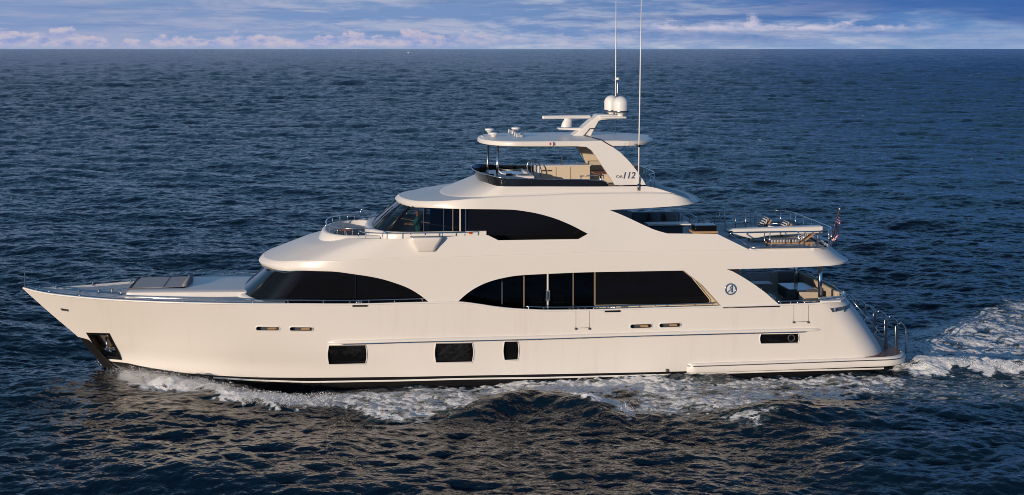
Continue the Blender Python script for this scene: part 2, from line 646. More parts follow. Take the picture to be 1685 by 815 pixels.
bm = bmesh.new()
bm.from_mesh(hull.data)
bmesh.ops.holes_fill(bm, edges=[e for e in bm.edges if e.is_boundary], sides=0)
bad = [f for e in bm.edges if len(e.link_faces) > 2 for f in e.link_faces if f.calc_area() < 2e-4]
bmesh.ops.delete(bm, geom=list(set(bad)), context='FACES')
bmesh.ops.holes_fill(bm, edges=[e for e in bm.edges if e.is_boundary], sides=0)
bmesh.ops.recalc_face_normals(bm, faces=bm.faces)
bm.to_mesh(hull.data)
bm.free()

# ---- cutters for the sunken windows, slots and the anchor pocket
cuts = []


def side_pts(px_poly, bf, dy=0.0):
    out = []
    for px, py in px_poly:
        x, y, z = RS(px, py, bf)
        out.append((x, y + dy, z))
    return out


def bowed(x0, y0, x1, y1, bow=3.0, n=7, skew=0.0):
    """a window with bowed ends, corners slightly clipped"""
    pts = []
    for k in range(n):
        t = k / (n - 1)
        pts.append((x0 + bow - bow * math.sin(math.pi * (0.12 + 0.76 * t)), y0 + (y1 - y0) * t))
    for k in range(n):
        t = 1 - k / (n - 1)
        pts.append((x1 - bow + bow * math.sin(math.pi * (0.12 + 0.76 * t)), y0 + (y1 - y0) * t + skew))
    return pts


def slot(x0, y0, x1, y1, skew=-1.0, n=6):
    r = (y1 - y0) / 2
    pts = []
    for k in range(n + 1):
        a = math.pi / 2 + math.pi * k / n
        pts.append((x0 + r + r * math.cos(a), (y0 + y1) / 2 - r * math.sin(a)))
    for k in range(n + 1):
        a = -math.pi / 2 + math.pi * k / n
        pts.append((x1 - r + r * math.cos(a), (y0 + y1) / 2 + skew - r * math.sin(a)))
    return pts


HW = [bowed(539, 568, 604, 600, 4, skew=-0.8), bowed(715, 564.5, 779.5, 597, 4, skew=-0.8), bowed(828, 561.5, 854, 593, 3.5, skew=-0.4),
      bowed(1250, 549.5, 1315, 566, 3.5, skew=-1.0)]
SL = [slot(421, 537, 460.5, 544.5, 0.3), slot(476.5, 537.8, 515.5, 545, 0.3), slot(1036.5, 533.5, 1073.5, 541), slot(1084.5, 532, 1121, 539.5)]
POCKET = [(143, 548.5), (180, 549.5), (200, 591.5), (168, 589)]
for poly, dep in [(p, 0.10) for p in HW] + [(p, 0.30) for p in SL]:
    P = side_pts(poly, hb)
    cuts.append(MB().prism([(x, y - 0.25, z) for x, y, z in P], (0, 0.25 + dep, 0)))
PK = side_pts(POCKET, hb)
PKD = 0.42
nrm = Vector((PK[1][0] - PK[0][0], PK[1][1] - PK[0][1], 0)).cross(Vector((0, 0, 1))).normalized()
if nrm.y > 0:
    nrm = -nrm
cuts.append(MB().prism([Vector(p) + nrm * 0.3 for p in PK], -nrm * (0.3 + PKD)))
# mooring slot in the bow and at the stern quarter
BOWSLOT = [(100, 508), (112, 509.5), (113, 512), (102, 510.5)]
FAIR = [(1366, 507.5), (1398, 506), (1408, 508), (1396, 512), (1371, 514)]
cuts.append(MB().prism([(x, y - 0.25, z) for x, y, z in side_pts(BOWSLOT, hb)], (0, 0.4, 0)))
smooth_src = hull.data
for c_ in cuts:
    cutter = c_.build('cutter', [BLACK], yacht, angle=None, weld=0)
    md = hull.modifiers.new('cut', 'BOOLEAN')
    md.operation = 'DIFFERENCE'
    md.solver = 'EXACT'
    md.object = cutter
    newme = bpy.data.meshes.new_from_object(hull.evaluated_get(bpy.context.evaluated_depsgraph_get()))
    hull.modifiers.clear()
    if len(newme.polygons) > 2000:
        hull.data = newme
    bpy.data.objects.remove(cutter)
hull.data.name = 'hull'
# keep the fair curvature of the uncut hull round the cut edges
from mathutils.bvhtree import BVHTree
from mathutils.interpolate import poly_3d_calc
bvh = BVHTree.FromPolygons([v.co for v in smooth_src.vertices], [p.vertices[:] for p in smooth_src.polygons])
vn = [v.normal.copy() for v in smooth_src.vertices]
nl = []
hm = hull.data
for p in hm.polygons:
    for li in p.loop_indices:
        co = hm.vertices[hm.loops[li].vertex_index].co
        nn = p.normal
        loc, fn, fi, dist = bvh.find_nearest(co)
        if fi is not None and dist < 2e-3 and fn.dot(p.normal) > 0.9 and p.normal.z < 0.8:
            vs = smooth_src.polygons[fi].vertices[:]
            w = poly_3d_calc([smooth_src.vertices[i].co for i in vs], loc)
            v = Vector()
            for wi, i in zip(w, vs):
                v += vn[i] * wi
            if v.length > 0.1 and v.normalized().dot(p.normal) > 0.85:
                nn = v.normalized()
        nl.append(nn)
hm.normals_split_custom_set(nl)
bpy.data.meshes.remove(smooth_src)

# ---- bottom paint and boot stripe
low = MB()
b1 = hull_row(lambda x: PAINT(x) - 0.02)
b2 = hull_row(lambda x: np.minimum(PAINT(x) - 0.3, -0.02 + 0 * x) * 0 + PAINT(x) - 0.32, 0.02)
b3 = hull_row(lambda x: PAINT(x) - 1.3, 0.12)
low.grid([[(x, y, z + 0.02) for x, y, z in b1], b2, b3]).mirror()
antif = low.build('bottom_paint', ANTIF, hull, weld=2e-3)
st = MB()
s_hi = TAB([(345, 619.6), (418, 624.3), (501, 627.2), (548, 626.7), (640, 625.2), (780, 621.8), (900, 620.2), (1100, 615.2), (1280, 609.6), (1450, 605)], hb)
xs_ = np.linspace(L(345, 620, -2.6)[0], L(1454, 604, -3.2)[0], 160)
st.grid([[(x, -hb(x, s_hi(x)) - 0.02, s_hi(x)) for x in xs_], [(x, -hb(x, s_hi(x)) - 0.03, s_hi(x) - 0.02) for x in xs_], [(x, -hb(x, s_hi(x)) - 0.02, s_hi(x) - 0.062) for x in xs_]])
st.mirror().build('boot_stripe', WHITE2, hull)

# ---- rub rail
rz = TAB([(537, 563.8), (697, 559.8), (842, 556.5), (1060, 550), (1200, 546.3), (1352, 542.5)], hb)
x0, x1 = L(537, 564, -3.5)[0], L(1353, 543, -3.45)[0]
xs_ = np.concatenate([x0 + np.array([0, .12, .3, .6]), np.linspace(x0 + 1, x1 - 0.6, 60), x1 - np.array([.35, .2, .08, 0])])
rr = MB()


def strip(mb, xs, zf, prof, taper=0.3):
    """long moulding on the hull side: prof is a list of (out, up)"""
    rows = []
    for o, u in prof:
        row = []
        for x in xs:
            k = min(1, (x - xs[0]) / taper, (xs[-1] - x) / taper)
            k = max(k, 0.02)
            z = float(zf(x))
            row.append((x, -hb(x, z) + 0.01 - o * k, z + u * (0.35 + 0.65 * k)))
        rows.append(row)
    mb.grid(rows)


strip(rr, xs_, rz, [(0, 0.085), (0.06, 0.075), (0.10, 0.04), (0.10, -0.03), (0.07, -0.05), (0, -0.055)])
rr.mirror().build('rub_rail', WHITE, hull)
rm = MB()
xm = np.linspace(x0 + 0.35, x1 - 0.45, 60)
strip(rm, xm, rz, [(0.0, -0.055), (0.085, -0.05), (0.095, -0.07), (0.085, -0.085), (0.0, -0.085)], 0.05)
rm.mirror().build('rub_rail_steel_strip', STEEL, hull)

# ---- hull windows: sunken panes with pale frames
for i, poly in enumerate(HW):
    P = side_pts(poly, hb, 0.07)
    w = MB()
    w.prism(P, (0, 0.02, 0))
    wo = w.build('hull_window', GLASSD, yacht, angle=20)
    fr = MB()
    fr.tube(side_pts(poly, hb, -0.005), 0.022, 6, closed=True)
    fr.build('window_frame', WHITE, wo, angle=None)
    if i == 3:                                # engine-room vent with a round port in it
        xc, yc, zc = RS(1303, 557, hb)
        q = MB()
        q.tube([(xc + 0.13 * math.cos(a), yc + 0.06, zc + 0.13 * math.sin(a)) for a in np.linspace(0, 2 * math.pi, 25)[:-1]], 0.02, 6, closed=True)
        q.build('round_port', DGREY, wo)
for poly in SL:
    P = side_pts(poly, hb)
    q = MB()
    q.tube([(x, y - 0.004, z) for x, y, z in P], 0.02, 6, closed=True)
    so = q.build('bulwark_slot', WHITE, yacht, angle=None)
    q = MB()
    q.prism([(x, y + 0.16, z) for x, y, z in P], (0, 0.02, 0))
    q.build('slot_grille', DGREY, so)
    q = MB()
    xa, xb2 = P[len(P) // 2 - 2][0], P[-2][0]
    zm = sum(p[2] for p in P) / len(P)
    q.box(P[0][0] + 0.35, P[-1][0] - 0.06, P[0][1] + 0.06, P[0][1] + 0.15, zm - 0.055, zm + 0.02)  # lit lower reveal of the slot, its warm light put in as teak colour
    q.build('slot_lit_reveal', TEAKL, so)

# ---- anchor pocket
pk = MB()
fr_pts = [Vector(p) + nrm * 0.012 for p in PK]
cen = sum(fr_pts, Vector()) / 4
for i in range(4):                            # polished rim
    a, b = fr_pts[i], fr_pts[(i + 1) % 4]
    ai, bi = a + (cen - a) * 0.13, b + (cen - b) * 0.13
    ao, bo = a + (a - cen) * 0.05, b + (b - cen) * 0.05
    pk.prism([ao, bo, bi, ai], -nrm * 0.03)
pko = pk.build('anchor_pocket_rim', BLACK, yacht, angle=20, weld=0)
pk = MB()
inn = [Vector(p) - nrm * (PKD - 0.01) for p in PK]
out_ = [Vector(p) - nrm * 0.02 for p in PK]
pk.grid([out_ + [out_[0]], inn + [inn[0]]])
pk.add(inn, [(0, 1, 2, 3)])
pk.build('pocket_lining', principled('anchor_pocket_steel', (0.30, 0.24, 0.19), 0.35, metal=0.7), pko, angle=10, weld=0)
pk = MB()
lo = [PK[3], PK[2], [PK[2][i] + (PK[1][i] - PK[2][i]) * 0.24 for i in range(3)], [PK[3][i] + (PK[0][i] - PK[3][i]) * 0.24 for i in range(3)]]
lo = [Vector(p) + (cen - Vector(p)) * 0.14 - nrm * 0.02 for p in lo]
pk.prism(lo, -nrm * 0.02)
pk.build('pocket_sill', STEEL, pko, angle=10, weld=0)
q = MB()
P = side_pts(BOWSLOT, hb)
q.tube([(x, y - 0.01, z) for x, y, z in P], 0.018, 6, closed=True)
q.build('bow_chock', DGREY, yacht, angle=None)

# ---- fairlead on the stern quarter: recessed band with polished studs
q = MB()
xs_f = np.linspace(RS(1366, 508, hb)[0], 14.25, 12)


def quarter(x, z):
    """hull side including the rounded stern quarter"""
    xe = float(stern_x(z))
    Rc = 1.5
    if x <= xe - Rc:
        return hb(x, z)
    u = min((x - xe + Rc) / Rc, 1)
    return hb(xe - Rc, z) - Rc * (1 - math.sqrt(max(1 - u * u, 0)))


zf0 = RS(1368, 507.5, hb)[2]
xf0 = RS(1366, 508, hb)[0]
xfe = float(stern_x(zf0)) - 0.12
hi, lo = [], []


def hull_y(x, z):
    ok, loc, nn, fi = hull.ray_cast(Vector((x, -8, z)), Vector((0, 1, 0)))
    return loc.y if ok else -quarter(x, z)


for k in range(14):
    t = k / 13
    x = xf0 + (xfe - xf0) * t
    zt, zb = zf0 + 0.02 * t, zf0 - 0.16 * (1 - 0.55 * t) 
    xl = x + 0.10 * (1 - t)
    hi.append((x, hull_y(x, zt) - 0.015, zt))
    lo.append((xl, hull_y(xl, zb) - 0.015, zb))
q.grid([hi, lo])
fo = q.build('mooring_fairlead', principled('fairlead_steel', (.13, .15, .18), .3, metal=.5), yacht)
for px in (1375, 1389):
    x, y, z = RS(px, 510, quarter)
    y = hull_y(x, z)
    q = MB()
    q.tube([(x, y - 0.02, z - 0.07), (x, y - 0.02, z + 0.07)], 0.04, 8)
    q.build('fairlead_roller', STEEL, fo)

# ---- gates in the bulwark: fine seams with two dark latches
for xa, xb2, yt, yb in ((947.5, 970, 512, 541), (1306, 1330, 502.5, 530.5)):
    q = MB()
    for a, b in (((xa, yt), (xa, yb)), ((xb2, yt), (xb2, yb)), ((xa + 1.5, yb - 1), (xb2 - 1.5, yb - 1.5))):
        q.tube([(x, y - 0.002, z) for x, y, z in side_pts([a, b], hb)], 0.011, 5)
    go = q.build('bulwark_gate', principled('gate_seam', (0.33, 0.30, 0.27), 0.6), yacht, angle=None)
    for px in (xa, xb2):
        x, y, z = RS(px, yb, hb)
        q = MB()
        q.lathe([(0.0, -0.05), (0.05, -0.03), (0.05, 0.03), (0.0, 0.05)], (x, y - 0.01, z), 10)
        q.build('gate_latch', DGREY, go)
x, y, z = RS(1097.5, 609.5, hb)
MB().lathe([(0.0, -0.07), (0.06, -0.04), (0.06, 0.04), (0.0, 0.07)], (x, y - 0.02, z), 10).build('bilge_outlet', DGREY, yacht)

# ---- swim platform and the low sponson that runs into it
PLT = TAB([(1130, 599.5), (1280, 594.5), (1460, 588.5), (1488, 587.5)], lambda x, z: hb(min(x, 13.5), 0.6) + 0.13)
x0 = RS(1130, 603, hb)[0]
xe = L(1490, 593, -2.6)[0]


def plat(inset, dz, zbot=False):
    Rc = 1.1
    pts = []
    xs = np.concatenate([x0 + np.linspace(0, .4, 5), np.linspace(x0 + .5, xe - Rc - inset, 50)])
    for i, x in enumerate(xs):
        z = float(PLT(x)) + dz
        k = min(1.0, (x - x0 + 0.02) / 0.25)
        pts.append((x, -(hb(min(x, 14.0), 0.6) - 0.05 + (0.18 - inset) * k), z))
    yb = -pts[-1][1]
    zl = float(PLT(xe)) + dz
    for k in range(1, 13):
        a = k / 12 * math.pi / 2
        pts.append((xe - inset - Rc + Rc * math.sin(a), -(yb - Rc * (1 - math.cos(a))), zl))
    for k in range(1, 7):
        pts.append((xe - inset + 0.05 * k / 6, -(yb - Rc) * (1 - k / 6), zl))
    return pts


pm = MB()
prs = [plat(0.06, -0.37), plat(0.02, -0.355), plat(0.0, -0.32), plat(0.0, -0.10), plat(0.02, -0.03), plat(0.06, 0.0)]
pm.grid(prs).mirror()
cap(pm, prs[-1])
cap(pm, prs[0])
plo = pm.build('swim_platform', WHITE, yacht, weld=2e-3)
pm = MB()
pm.grid([plat(0.0, -0.075), plat(-0.03, -0.085), plat(-0.03, -0.11), plat(0.0, -0.12)]).mirror()
pm.build('platform_rub_strip', STEEL_D, plo, weld=2e-3)
pm = MB()
tk = [p for p in plat(0.10, 0.008) if p[0] > L(1418, 590, -3.2)[0]]
cap(pm, tk)
pm.build('teak_planking', TEAK, plo)
# black underside hung below the platform
pm = MB()
xa = L(1455, 604, -3)[0]
pm.box(xa - 0.5, L(1474, 610, -3)[0], -2.75, 2.75, -0.6, float(PLT(xe)) - 0.36)
pm.build('platform_bracket', ANTIF, plo, bevel=0.05)
x, z = L(1483, 605, -2.5)
MB().tube([(x - 0.2, -2.45, z), (x, -2.45, z)], 0.07, 8).build('stern_light', BLACK, plo)

# ---- foredeck
zc_front = L(430, 466, 0.0)
dk = MB()
xend = L(470, 500, -3.2)[0]
fd = [p for p in hull_row(SHEER, 0.11, lambda x: SHEER(x) - 0.01) if p[0] < xend]
cap(dk, fd, n=8, camber=0.06)
fdo = dk.build('foredeck', DECK, yacht, weld=2e-3)
# bright cap rail along the sheer
rc = MB()
rc.tube([(x, y, z + 0.03) for x, y, z in sheer_row[1:-NTR]], 0.04, 6)
rc.mirror().build('cap_rail', WHITE2, hull, angle=None)


# ---- raised trunk in front of the house
def trunk_b(x, z):
    xf = L(205, 486, -1.7)[0]
    return float(np.interp(x, [xf, xf + 2.5, xf + 6.5, xf + 12], [1.5, 1.72, 1.82, 1.86]))


TZ = TAB([(205, 481, -1.5), (300, 480.5), (400, 480), (470, 480)], trunk_b)
xf, xa = L(206, 486, -1.65)[0], L(446, 490, -2.8)[0]
tm = MB()


def trunk_ring(ins, dz, zf=None):
    xs = np.concatenate([[xf + ins, xf + ins], np.linspace(xf + ins, xa, 50)])
    ys = np.array([0.0, trunk_b(xf, 0) * 0.5] + [trunk_b(x, 0) for x in xs[2:]])
    ys = np.maximum(ys - ins, 0)
    ys[2] -= 0.04
    return [(x, -y, float((zf or TZ)(x)) + dz) for x, y in zip(xs, ys)]


tr = [trunk_ring(-0.10, -0.10, SHEER), trunk_ring(0.0, -0.12), trunk_ring(0.02, -0.03), trunk_ring(0.07, 0.0)]
tm.grid(tr).mirror()
cap(tm, tr[-1], n=8, camber=0.03)
tm.build('trunk_cabin_top', WHITE, yacht, weld=2e-3, angle=40)
# sunken sun bed with a bolster
SBZ = float(TZ(L(250, 480, -1.0)[0])) + 0.005
def flat(px, py, z):
    t = (z - H) / (-(py - HZ) / F)
    dx = (px - CX) / F
    wx, wy = t * dx, t
    return (_c * (wx - BX) + _s * (wy - BY), -_s * (wx - BX) + _c * (wy - BY), z)
sb = [flat(px, py, SBZ) for px, py in ((216, 475.5), (300, 474), (311, 456.5), (231, 458.5))]
sm = MB()
sm.prism([(x, y, z - 0.1) for x, y, z in sb], (0, 0, 0.15))
sbo = sm.build('sun_pad', principled('pale_grey_cushion', (.5, .475, .46), .85, vary=.05, scale=5, bump=.003, bscale=50), yacht, bevel=0.04)
a, b = Vector(sb[1]), Vector(sb[2])
MB().tube([a + Vector((0.08, 0, 0.07)), (a + b) / 2 + Vector((0.16, 0, 0.09)), b + Vector((0.08, 0, 0.07))], [0.10, 0.14, 0.10], 10).build('bolster', GREY, sbo, angle=None)
q = MB()
for k in (0.62,):
    p0, p1 = Vector(sb[0]).lerp(Vector(sb[1]), k), Vector(sb[3]).lerp(Vector(sb[2]), k)
    q.tube([p0 + Vector((0, 0, 0.052)), p1 + Vector((0, 0, 0.052))], 0.008, 5)
q.build('pad_seam', DGREY, sbo, angle=None)
fm = MB()
rimp = [Vector(p) + (Vector(p) - (Vector(sb[0]) + Vector(sb[2])) / 2) * 0.07 for p in sb]
fm.tube([p + Vector((0, 0, 0.02)) for p in rimp], 0.05, 6, closed=True)
fm.build('pad_frame', DGREY, sbo, angle=None)
# deck fittings at the bow
for px, py in ((131, 486), (163, 485), (185, 484), (199, 487)):
    x, y, z = flat(px, py, float(SHEER(L(px, py, -1.0)[0])) - 0.02)
    q = MB()
    q.lathe([(0.12, 0), (0.12, 0.05), (0.05, 0.07), (0.045, 0.16), (0.09, 0.18), (0.09, 0.21), (0.0, 0.22)], (x, y, z), 12)
    q.build('bollard' if px != 185 else 'windlass', STEEL_D, yacht)
x, z = L(39.5, 470, 0)
zt = L(39.5, 441, 0)[1]
MB().tube([(x + 0.05, 0, z - 0.15), (x + 0.02, 0, zt)], [0.03, 0.02], 8).build('jackstaff', STEEL, yacht)
# ================================================================== superstructure
def SB(x, z):
    """half breadth of the superstructure: it leans in as it rises"""
    b = float(np.interp(z, [2.8, 4.8, 5.8, 6.7, 7.4, 8.2], [3.58, 3.56, 3.42, 3.20, 3.06, 2.84]))
    t = max((x - 7) / 8.0, 0)
    return b * (1 - 0.045 * t * t)


def PW(*pieces, bf=SB):
    """edge made of smooth runs that meet in corners"""
    fs = []
    for p in pieces:
        xs = [L(*q)[0] if len(q) == 3 else RS(q[0], q[1], bf)[0] for q in p]
        fs.append((min(xs), max(xs), TAB(p, bf)))
    def f(x):
        x = np.asarray(x, float)
        r = np.full(x.shape, np.nan)
        for a, b, g in fs:
            r = np.where((x >= a - 1e-9) & (x <= b + 1e-9) & np.isnan(r), g(x), r)
        r = np.where(np.isnan(r) & (x < fs[0][0]), fs[0][2](x), r)
        r = np.where(np.isnan(r) & (x > fs[-1][1]), fs[-1][2](x), r)
        return r if r.ndim else float(r)
    f.corners = sorted({round(v, 5) for a, b, _ in fs for v in (a, b)})
    return f


def PX(px, py, bf=SB):
    return RS(px, py, bf)[0]


def tier_row(xf, nose, p, common, zf, xa=None, Rc=1.4, ins=0.0, bf=SB, close=True, xmid=None, n_nose=24):
    """one level line of a tier: rounded nose, straight side, rounded stern corner, to the centreline"""
    a = np.linspace(0, 1, n_nose) * math.pi / 2
    ca, sa = np.cos(a), np.sin(a)
    ca[-1] = 0
    x = list(xf + nose * (1 - ca ** (2 / p)))
    k = list(sa ** (2 / p))
    x += list(np.linspace(xf + nose, common[0], 7)[1:-1]) + list(common)
    if xa is not None:
        x += list(np.linspace(common[-1], xa - Rc, 7)[1:])
    k += [1.0] * (len(x) - len(k))
    pts = []
    for xx, kk in zip(x, k):
        z = float(zf(xx))
        pts.append((xx, -max((bf(xx, z) - (ins(xx) if callable(ins) else ins)) * kk, 0), z))
    if xa is not None:
        yb = -pts[-1][1]
        for j in range(1, 13):
            an = j / 12 * math.pi / 2
            xx = xa - Rc + Rc * math.sin(an)
            pts.append((xx, -(yb - Rc * (1 - math.cos(an))), float(zf(xx))))
        if close:
            for j in range(1, 7):
                pts.append((xa + 0.15 * (1 - (1 - j / 6) ** 2), -(yb - Rc) * (1 - j / 6), float(zf(xa))))
    return pts


# ---------------- main deck overhang and bridge deck side, one skin with the arched openings
zA1 = PW([(430, 431, 0), (440, 437.5, -1.3), (461, 446.5, -2.55), (500, 447.4, -3.3), (542, 448), (585, 452), (623, 458.3), (650, 466), (671, 474), (690, 485), (706, 497.6)],
         [(706, 497.6), (752, 498.2)],
         [(752, 498.2), (764.5, 486.5), (779, 476), (800, 465.6), (824, 458.5), (853.5, 453.5), (898, 451), (978, 448), (1120, 445.5), (1192, 443.5), (1283, 441), (1391, 436.5)])
zA3 = TAB([(434, 418, 0), (462, 432.5, -2.6), (488, 432, -3.2), (569, 429), (660, 425.5), (780, 422), (900, 418), (1000, 414.5), (1224, 412.8), (1340, 411.5), (1364, 411)], SB)
xn = (L(431, 431, 0)[0], L(426.5, 427, 0)[0], L(434, 418, 0)[0])
XC = -4.3
X1 = xn[1] + 4.3
zA4 = PW([(546, 386, 0), (575, 389, -2.0), (602, 392.5, -3.0), (640, 393.5), (690, 393), (728, 390.5), (766, 388), (803, 387.3)],
         [(803, 387.3), (820, 395.6)], [(820, 395.6), (952, 393.6)], [(952, 393.6), (967.5, 385)], [(967.5, 385), (985, 365), (1003, 345.8)],
         [(1003, 345.8), (1020, 352.5), (1040, 361.5), (1060, 371), (1078, 378.6), (1098, 384.4)], [(1098, 384.4), (1180, 385.2)], [(1180, 385.2), (1236, 412.6)],
         [(1236, 412.6), (1340, 411.3), (1364, 410.8)])
corners = [v for v in zA1.corners + zA4.corners if v > XC + 0.05]
XE = PX(1240, 412)
common = sorted(set([XC] + [c for c in corners if c < XE] + list(np.linspace(XC, XE, 110))))
common = [c for i, c in enumerate(common) if i == 0 or c - common[i - 1] > 2e-3]
xaL, xaB, xaT = L(1394, 436, -2.2)[0], L(1390, 430, -2.2)[0], L(1364, 411, -2.2)[0]
zA2 = lambda x: zA1(x) * 0.55 + zA3(x) * 0.45
fore = lambda d: (lambda x: d * float(np.clip((-3.3 - x) / 2.5, 0, 1)))
rA1 = tier_row(xn[0], X1 - xn[0], 2.2, common, zA1, xaL - 0.02, ins=fore(0.03))
rA2a = tier_row(xn[0] - 0.06, X1 - xn[0] + 0.06, 2.2, common, lambda x: zA1(x) + 0.06, xaL, ins=0.0)
rA2 = tier_row(xn[1], X1 - xn[1], 2.2, common, zA2, xaL * 0.5 + xaT * 0.5, ins=0.0)
rA2b = tier_row(xn[2] - 0.09, X1 - xn[2] + 0.09, 2.2, common, lambda x: zA3(x) - 0.06, xaT + 0.06, ins=0.0)
rA3 = tier_row(xn[2], X1 - xn[2], 2.2, common, zA3, xaT, ins=0.012)
rA3b = tier_row(xn[2] + 0.16, X1 - xn[2] - 0.16, 2.2, common, lambda x: np.minimum(zA3(x) + 0.045, np.maximum(zA4(x), zA3(x) + 0.004)), xaT - 0.03, ins=fore(0.03))
x4f = L(546, 386, 0)[0]
nose4 = XC - x4f - 0.05
zA4m = lambda x: zA3(x) * 0.5 + zA4(x) * 0.5 + 0.10 * np.clip((XC - x) / 2, 0, 1)
rA4a = tier_row((x4f + xn[2]) / 2 + 0.1, (X1 - xn[2] + nose4) / 2, 2.15, common, zA4m, xaT - 0.05, ins=fore(0.03))
rA4 = tier_row(x4f, nose4, 2.1, common, zA4, xaT - 0.07, ins=fore(0.03))
sk = MB()
rA3c = tier_row(xn[2] + 0.02, X1 - xn[2] - 0.02, 2.2, common, lambda x: zA3(x) + 0.012, xaT - 0.015, ins=0.022)
sk.grid([rA1, rA2a, rA2, rA2b, rA3])
sk.grid([rA3, [(x, y + .015, z + .004) for x, y, z in rA3c]])
sk.grid([rA3c, rA4a, rA4])
sk.mirror()
skin = sk.build('bridge_deck_side', WHITE, yacht, weld=2e-3, solid=0.07, angle=28, offset=-1, wn=True)

BDZ = float(zA3(PX(1300, 412))) - 0.14         # bridge deck floor
WELLZ = float(zA4(PX(700, 392))) - 0.62
dk = MB()
soff = [(x, y, min(z, float(zA3(x)) - 0.32)) for x, y, z in tier_row(xn[1] + 0.1, X1 - xn[1] - 0.1, 2.2, common, lambda x: zA3(x) - 0.35, xaT + 0.3, ins=0.04)]
cap(dk, soff)
dk.build('bridge_deck_soffit', WHITE2, yacht)
dk = MB()
fl = tier_row(x4f - 0.3, nose4, 2.1, common, lambda x: WELLZ + 0 * x, None, ins=0.06)
cap(dk, [p for p in fl if p[0] < PX(975, 384)])
dk.build('side_deck_floor', DECK, yacht)
dk = MB()
fl = tier_row(xn[2] + 0.3, X1 - xn[2] - 0.3, 2.2, common, lambda x: BDZ + 0 * x, xaT - 0.1, ins=0.06)
cap(dk, [p for p in fl if p[0] > PX(940, 384)])
dk.build('boat_deck_floor', DECK, yacht)

# wing station on the port bulwark
def wing_ring(pl, pr, py, d, back=0.12):
    xl, yl, zl = RS(pl, py, SB)
    xr, yr, zr = RS(pr, py, SB)
    r = min(0.16, d)
    pts = [(xl, yl + back, zl), (xl, yl - d + r, zl)]
    pts += [(xl + r * (1 - math.cos(a)), yl - d + r - r * math.sin(a), zl) for a in np.linspace(0.3, math.pi / 2, 5)]
    pts += [(xr - r * (1 - math.cos(a)), yr - d + r - r * math.sin(a), zl) for a in np.linspace(math.pi / 2, 0.3, 5)]
    pts += [(xr, yr - d + r, zl), (xr, yr + back, zl)]
    return pts


wm = MB()
wr = [wing_ring(690, 712, 415, 0.02), wing_ring(686, 715, 414, 0.10), wing_ring(684, 717, 411.5, 0.15), wing_ring(680, 720, 405, 0.21), wing_ring(676, 725, 397, 0.28), wing_ring(674, 728, 391.5, 0.31),
      wing_ring(674.5, 727.5, 390.2, 0.30), wing_ring(676, 726, 389.7, 0.27)]
wm.grid(wr)
wm.add(wr[-1], [list(range(len(wr[-1])))])
wm.add(wr[0], [list(range(len(wr[0])))[::-1]])
wm.build('wing_control_station', WHITE, yacht, angle=50)

# ---------------- main deck house (inside the arches)
HB1 = 2.86
xg0, xg1 = L(401, 467, 0)[0], L(437, 445, 0)[0]
HX2 = L(1219, 455, -HB1)[0]
hcom = list(np.linspace(-6.2, HX2, 40))
const = lambda b: (lambda x, z: b)


def house_z(zc, zs, xf, d):
    return lambda x: zc + (zs - zc) * np.clip((np.asarray(x) - xf) / d, 0, 1)


zgc, zgs = L(401, 468, 0)[1], L(452, 498, -HB1)[1] - 0.12
xtop = float(xg1) + 0.1
ZT1 = 4.35
NZ = 1.75
gb = tier_row(xg0, NZ, 2.5, hcom, house_z(zgc, zgs, xg0, 1.9), bf=const(HB1), n_nose=30)
gt = tier_row(xtop, NZ, 2.5, hcom, house_z(4.17, 4.42, xtop, 2.3), bf=const(HB1 - 0.04), n_nose=30)
NF = 15
wm = MB()
wm.grid([gb[:NF + 1], gt[:NF + 1]])
wm.mirror().build('windscreen', SKYGL, yacht, angle=30)
# glass side runs, split where the mullions stand
def seg(px0, px1, y):
    return L(px0, 470, y)[0], L(px1, 470, y)[0]
iw = [i for i in range(NF, len(gb)) if gb[i][0] <= L(740, 470, -HB1)[0]]
wm = MB()
wm.grid([[gb[i] for i in iw], [gt[i] for i in iw]])
wo = wm.build('side_window', GLASSD, yacht, angle=30)
q = MB()
q.tube([gb[NF], gt[NF]], 0.05, 6)
q.build('window_pillar', BLACK, wo, angle=None)
for px in (585,):
    x = L(px, 470, -HB1)[0]
    q = MB()
    q.box(x - 0.012, x + 0.012, -HB1 - 0.02, -HB1 + 0.01, zgs, ZT1)
    q.build('window_mullion', BLACK, wo)
# white flange below the windscreen
fl = MB()
f0 = tier_row(xg0 - 0.32, NZ + 0.32, 2.5, hcom, lambda x: house_z(zgc - 0.16, zgs - 0.3, xg0, 1.9)(x), bf=const(HB1 + 0.10), n_nose=30)
f1 = tier_row(xg0 - 0.16, NZ + 0.16, 2.5, hcom, lambda x: house_z(zgc - 0.03, zgs - 0.06, xg0, 1.9)(x), bf=const(HB1 + 0.06), n_nose=30)
f2 = tier_row(xg0 - 0.02, NZ + 0.02, 2.5, hcom, lambda x: house_z(zgc + 0.0, zgs + 0.01, xg0, 1.9)(x), bf=const(HB1 + 0.005), n_nose=30)
fm_ = tier_row(xg0 - 0.34, NZ + 0.34, 2.5, hcom, lambda x: house_z(zgc - 0.5, zgs - 0.9, xg0, 1.9)(x), bf=const(HB1 + 0.10), n_nose=30)
ii = [i for i in range(len(f0)) if f0[i][0] < L(720, 470, -HB1)[0]]
fl.grid([[r[i] for i in ii] for r in (fm_, f0, f1, f2)]).mirror()
fl.build('windscreen_flange', WHITE, yacht, weld=2e-3, angle=50)
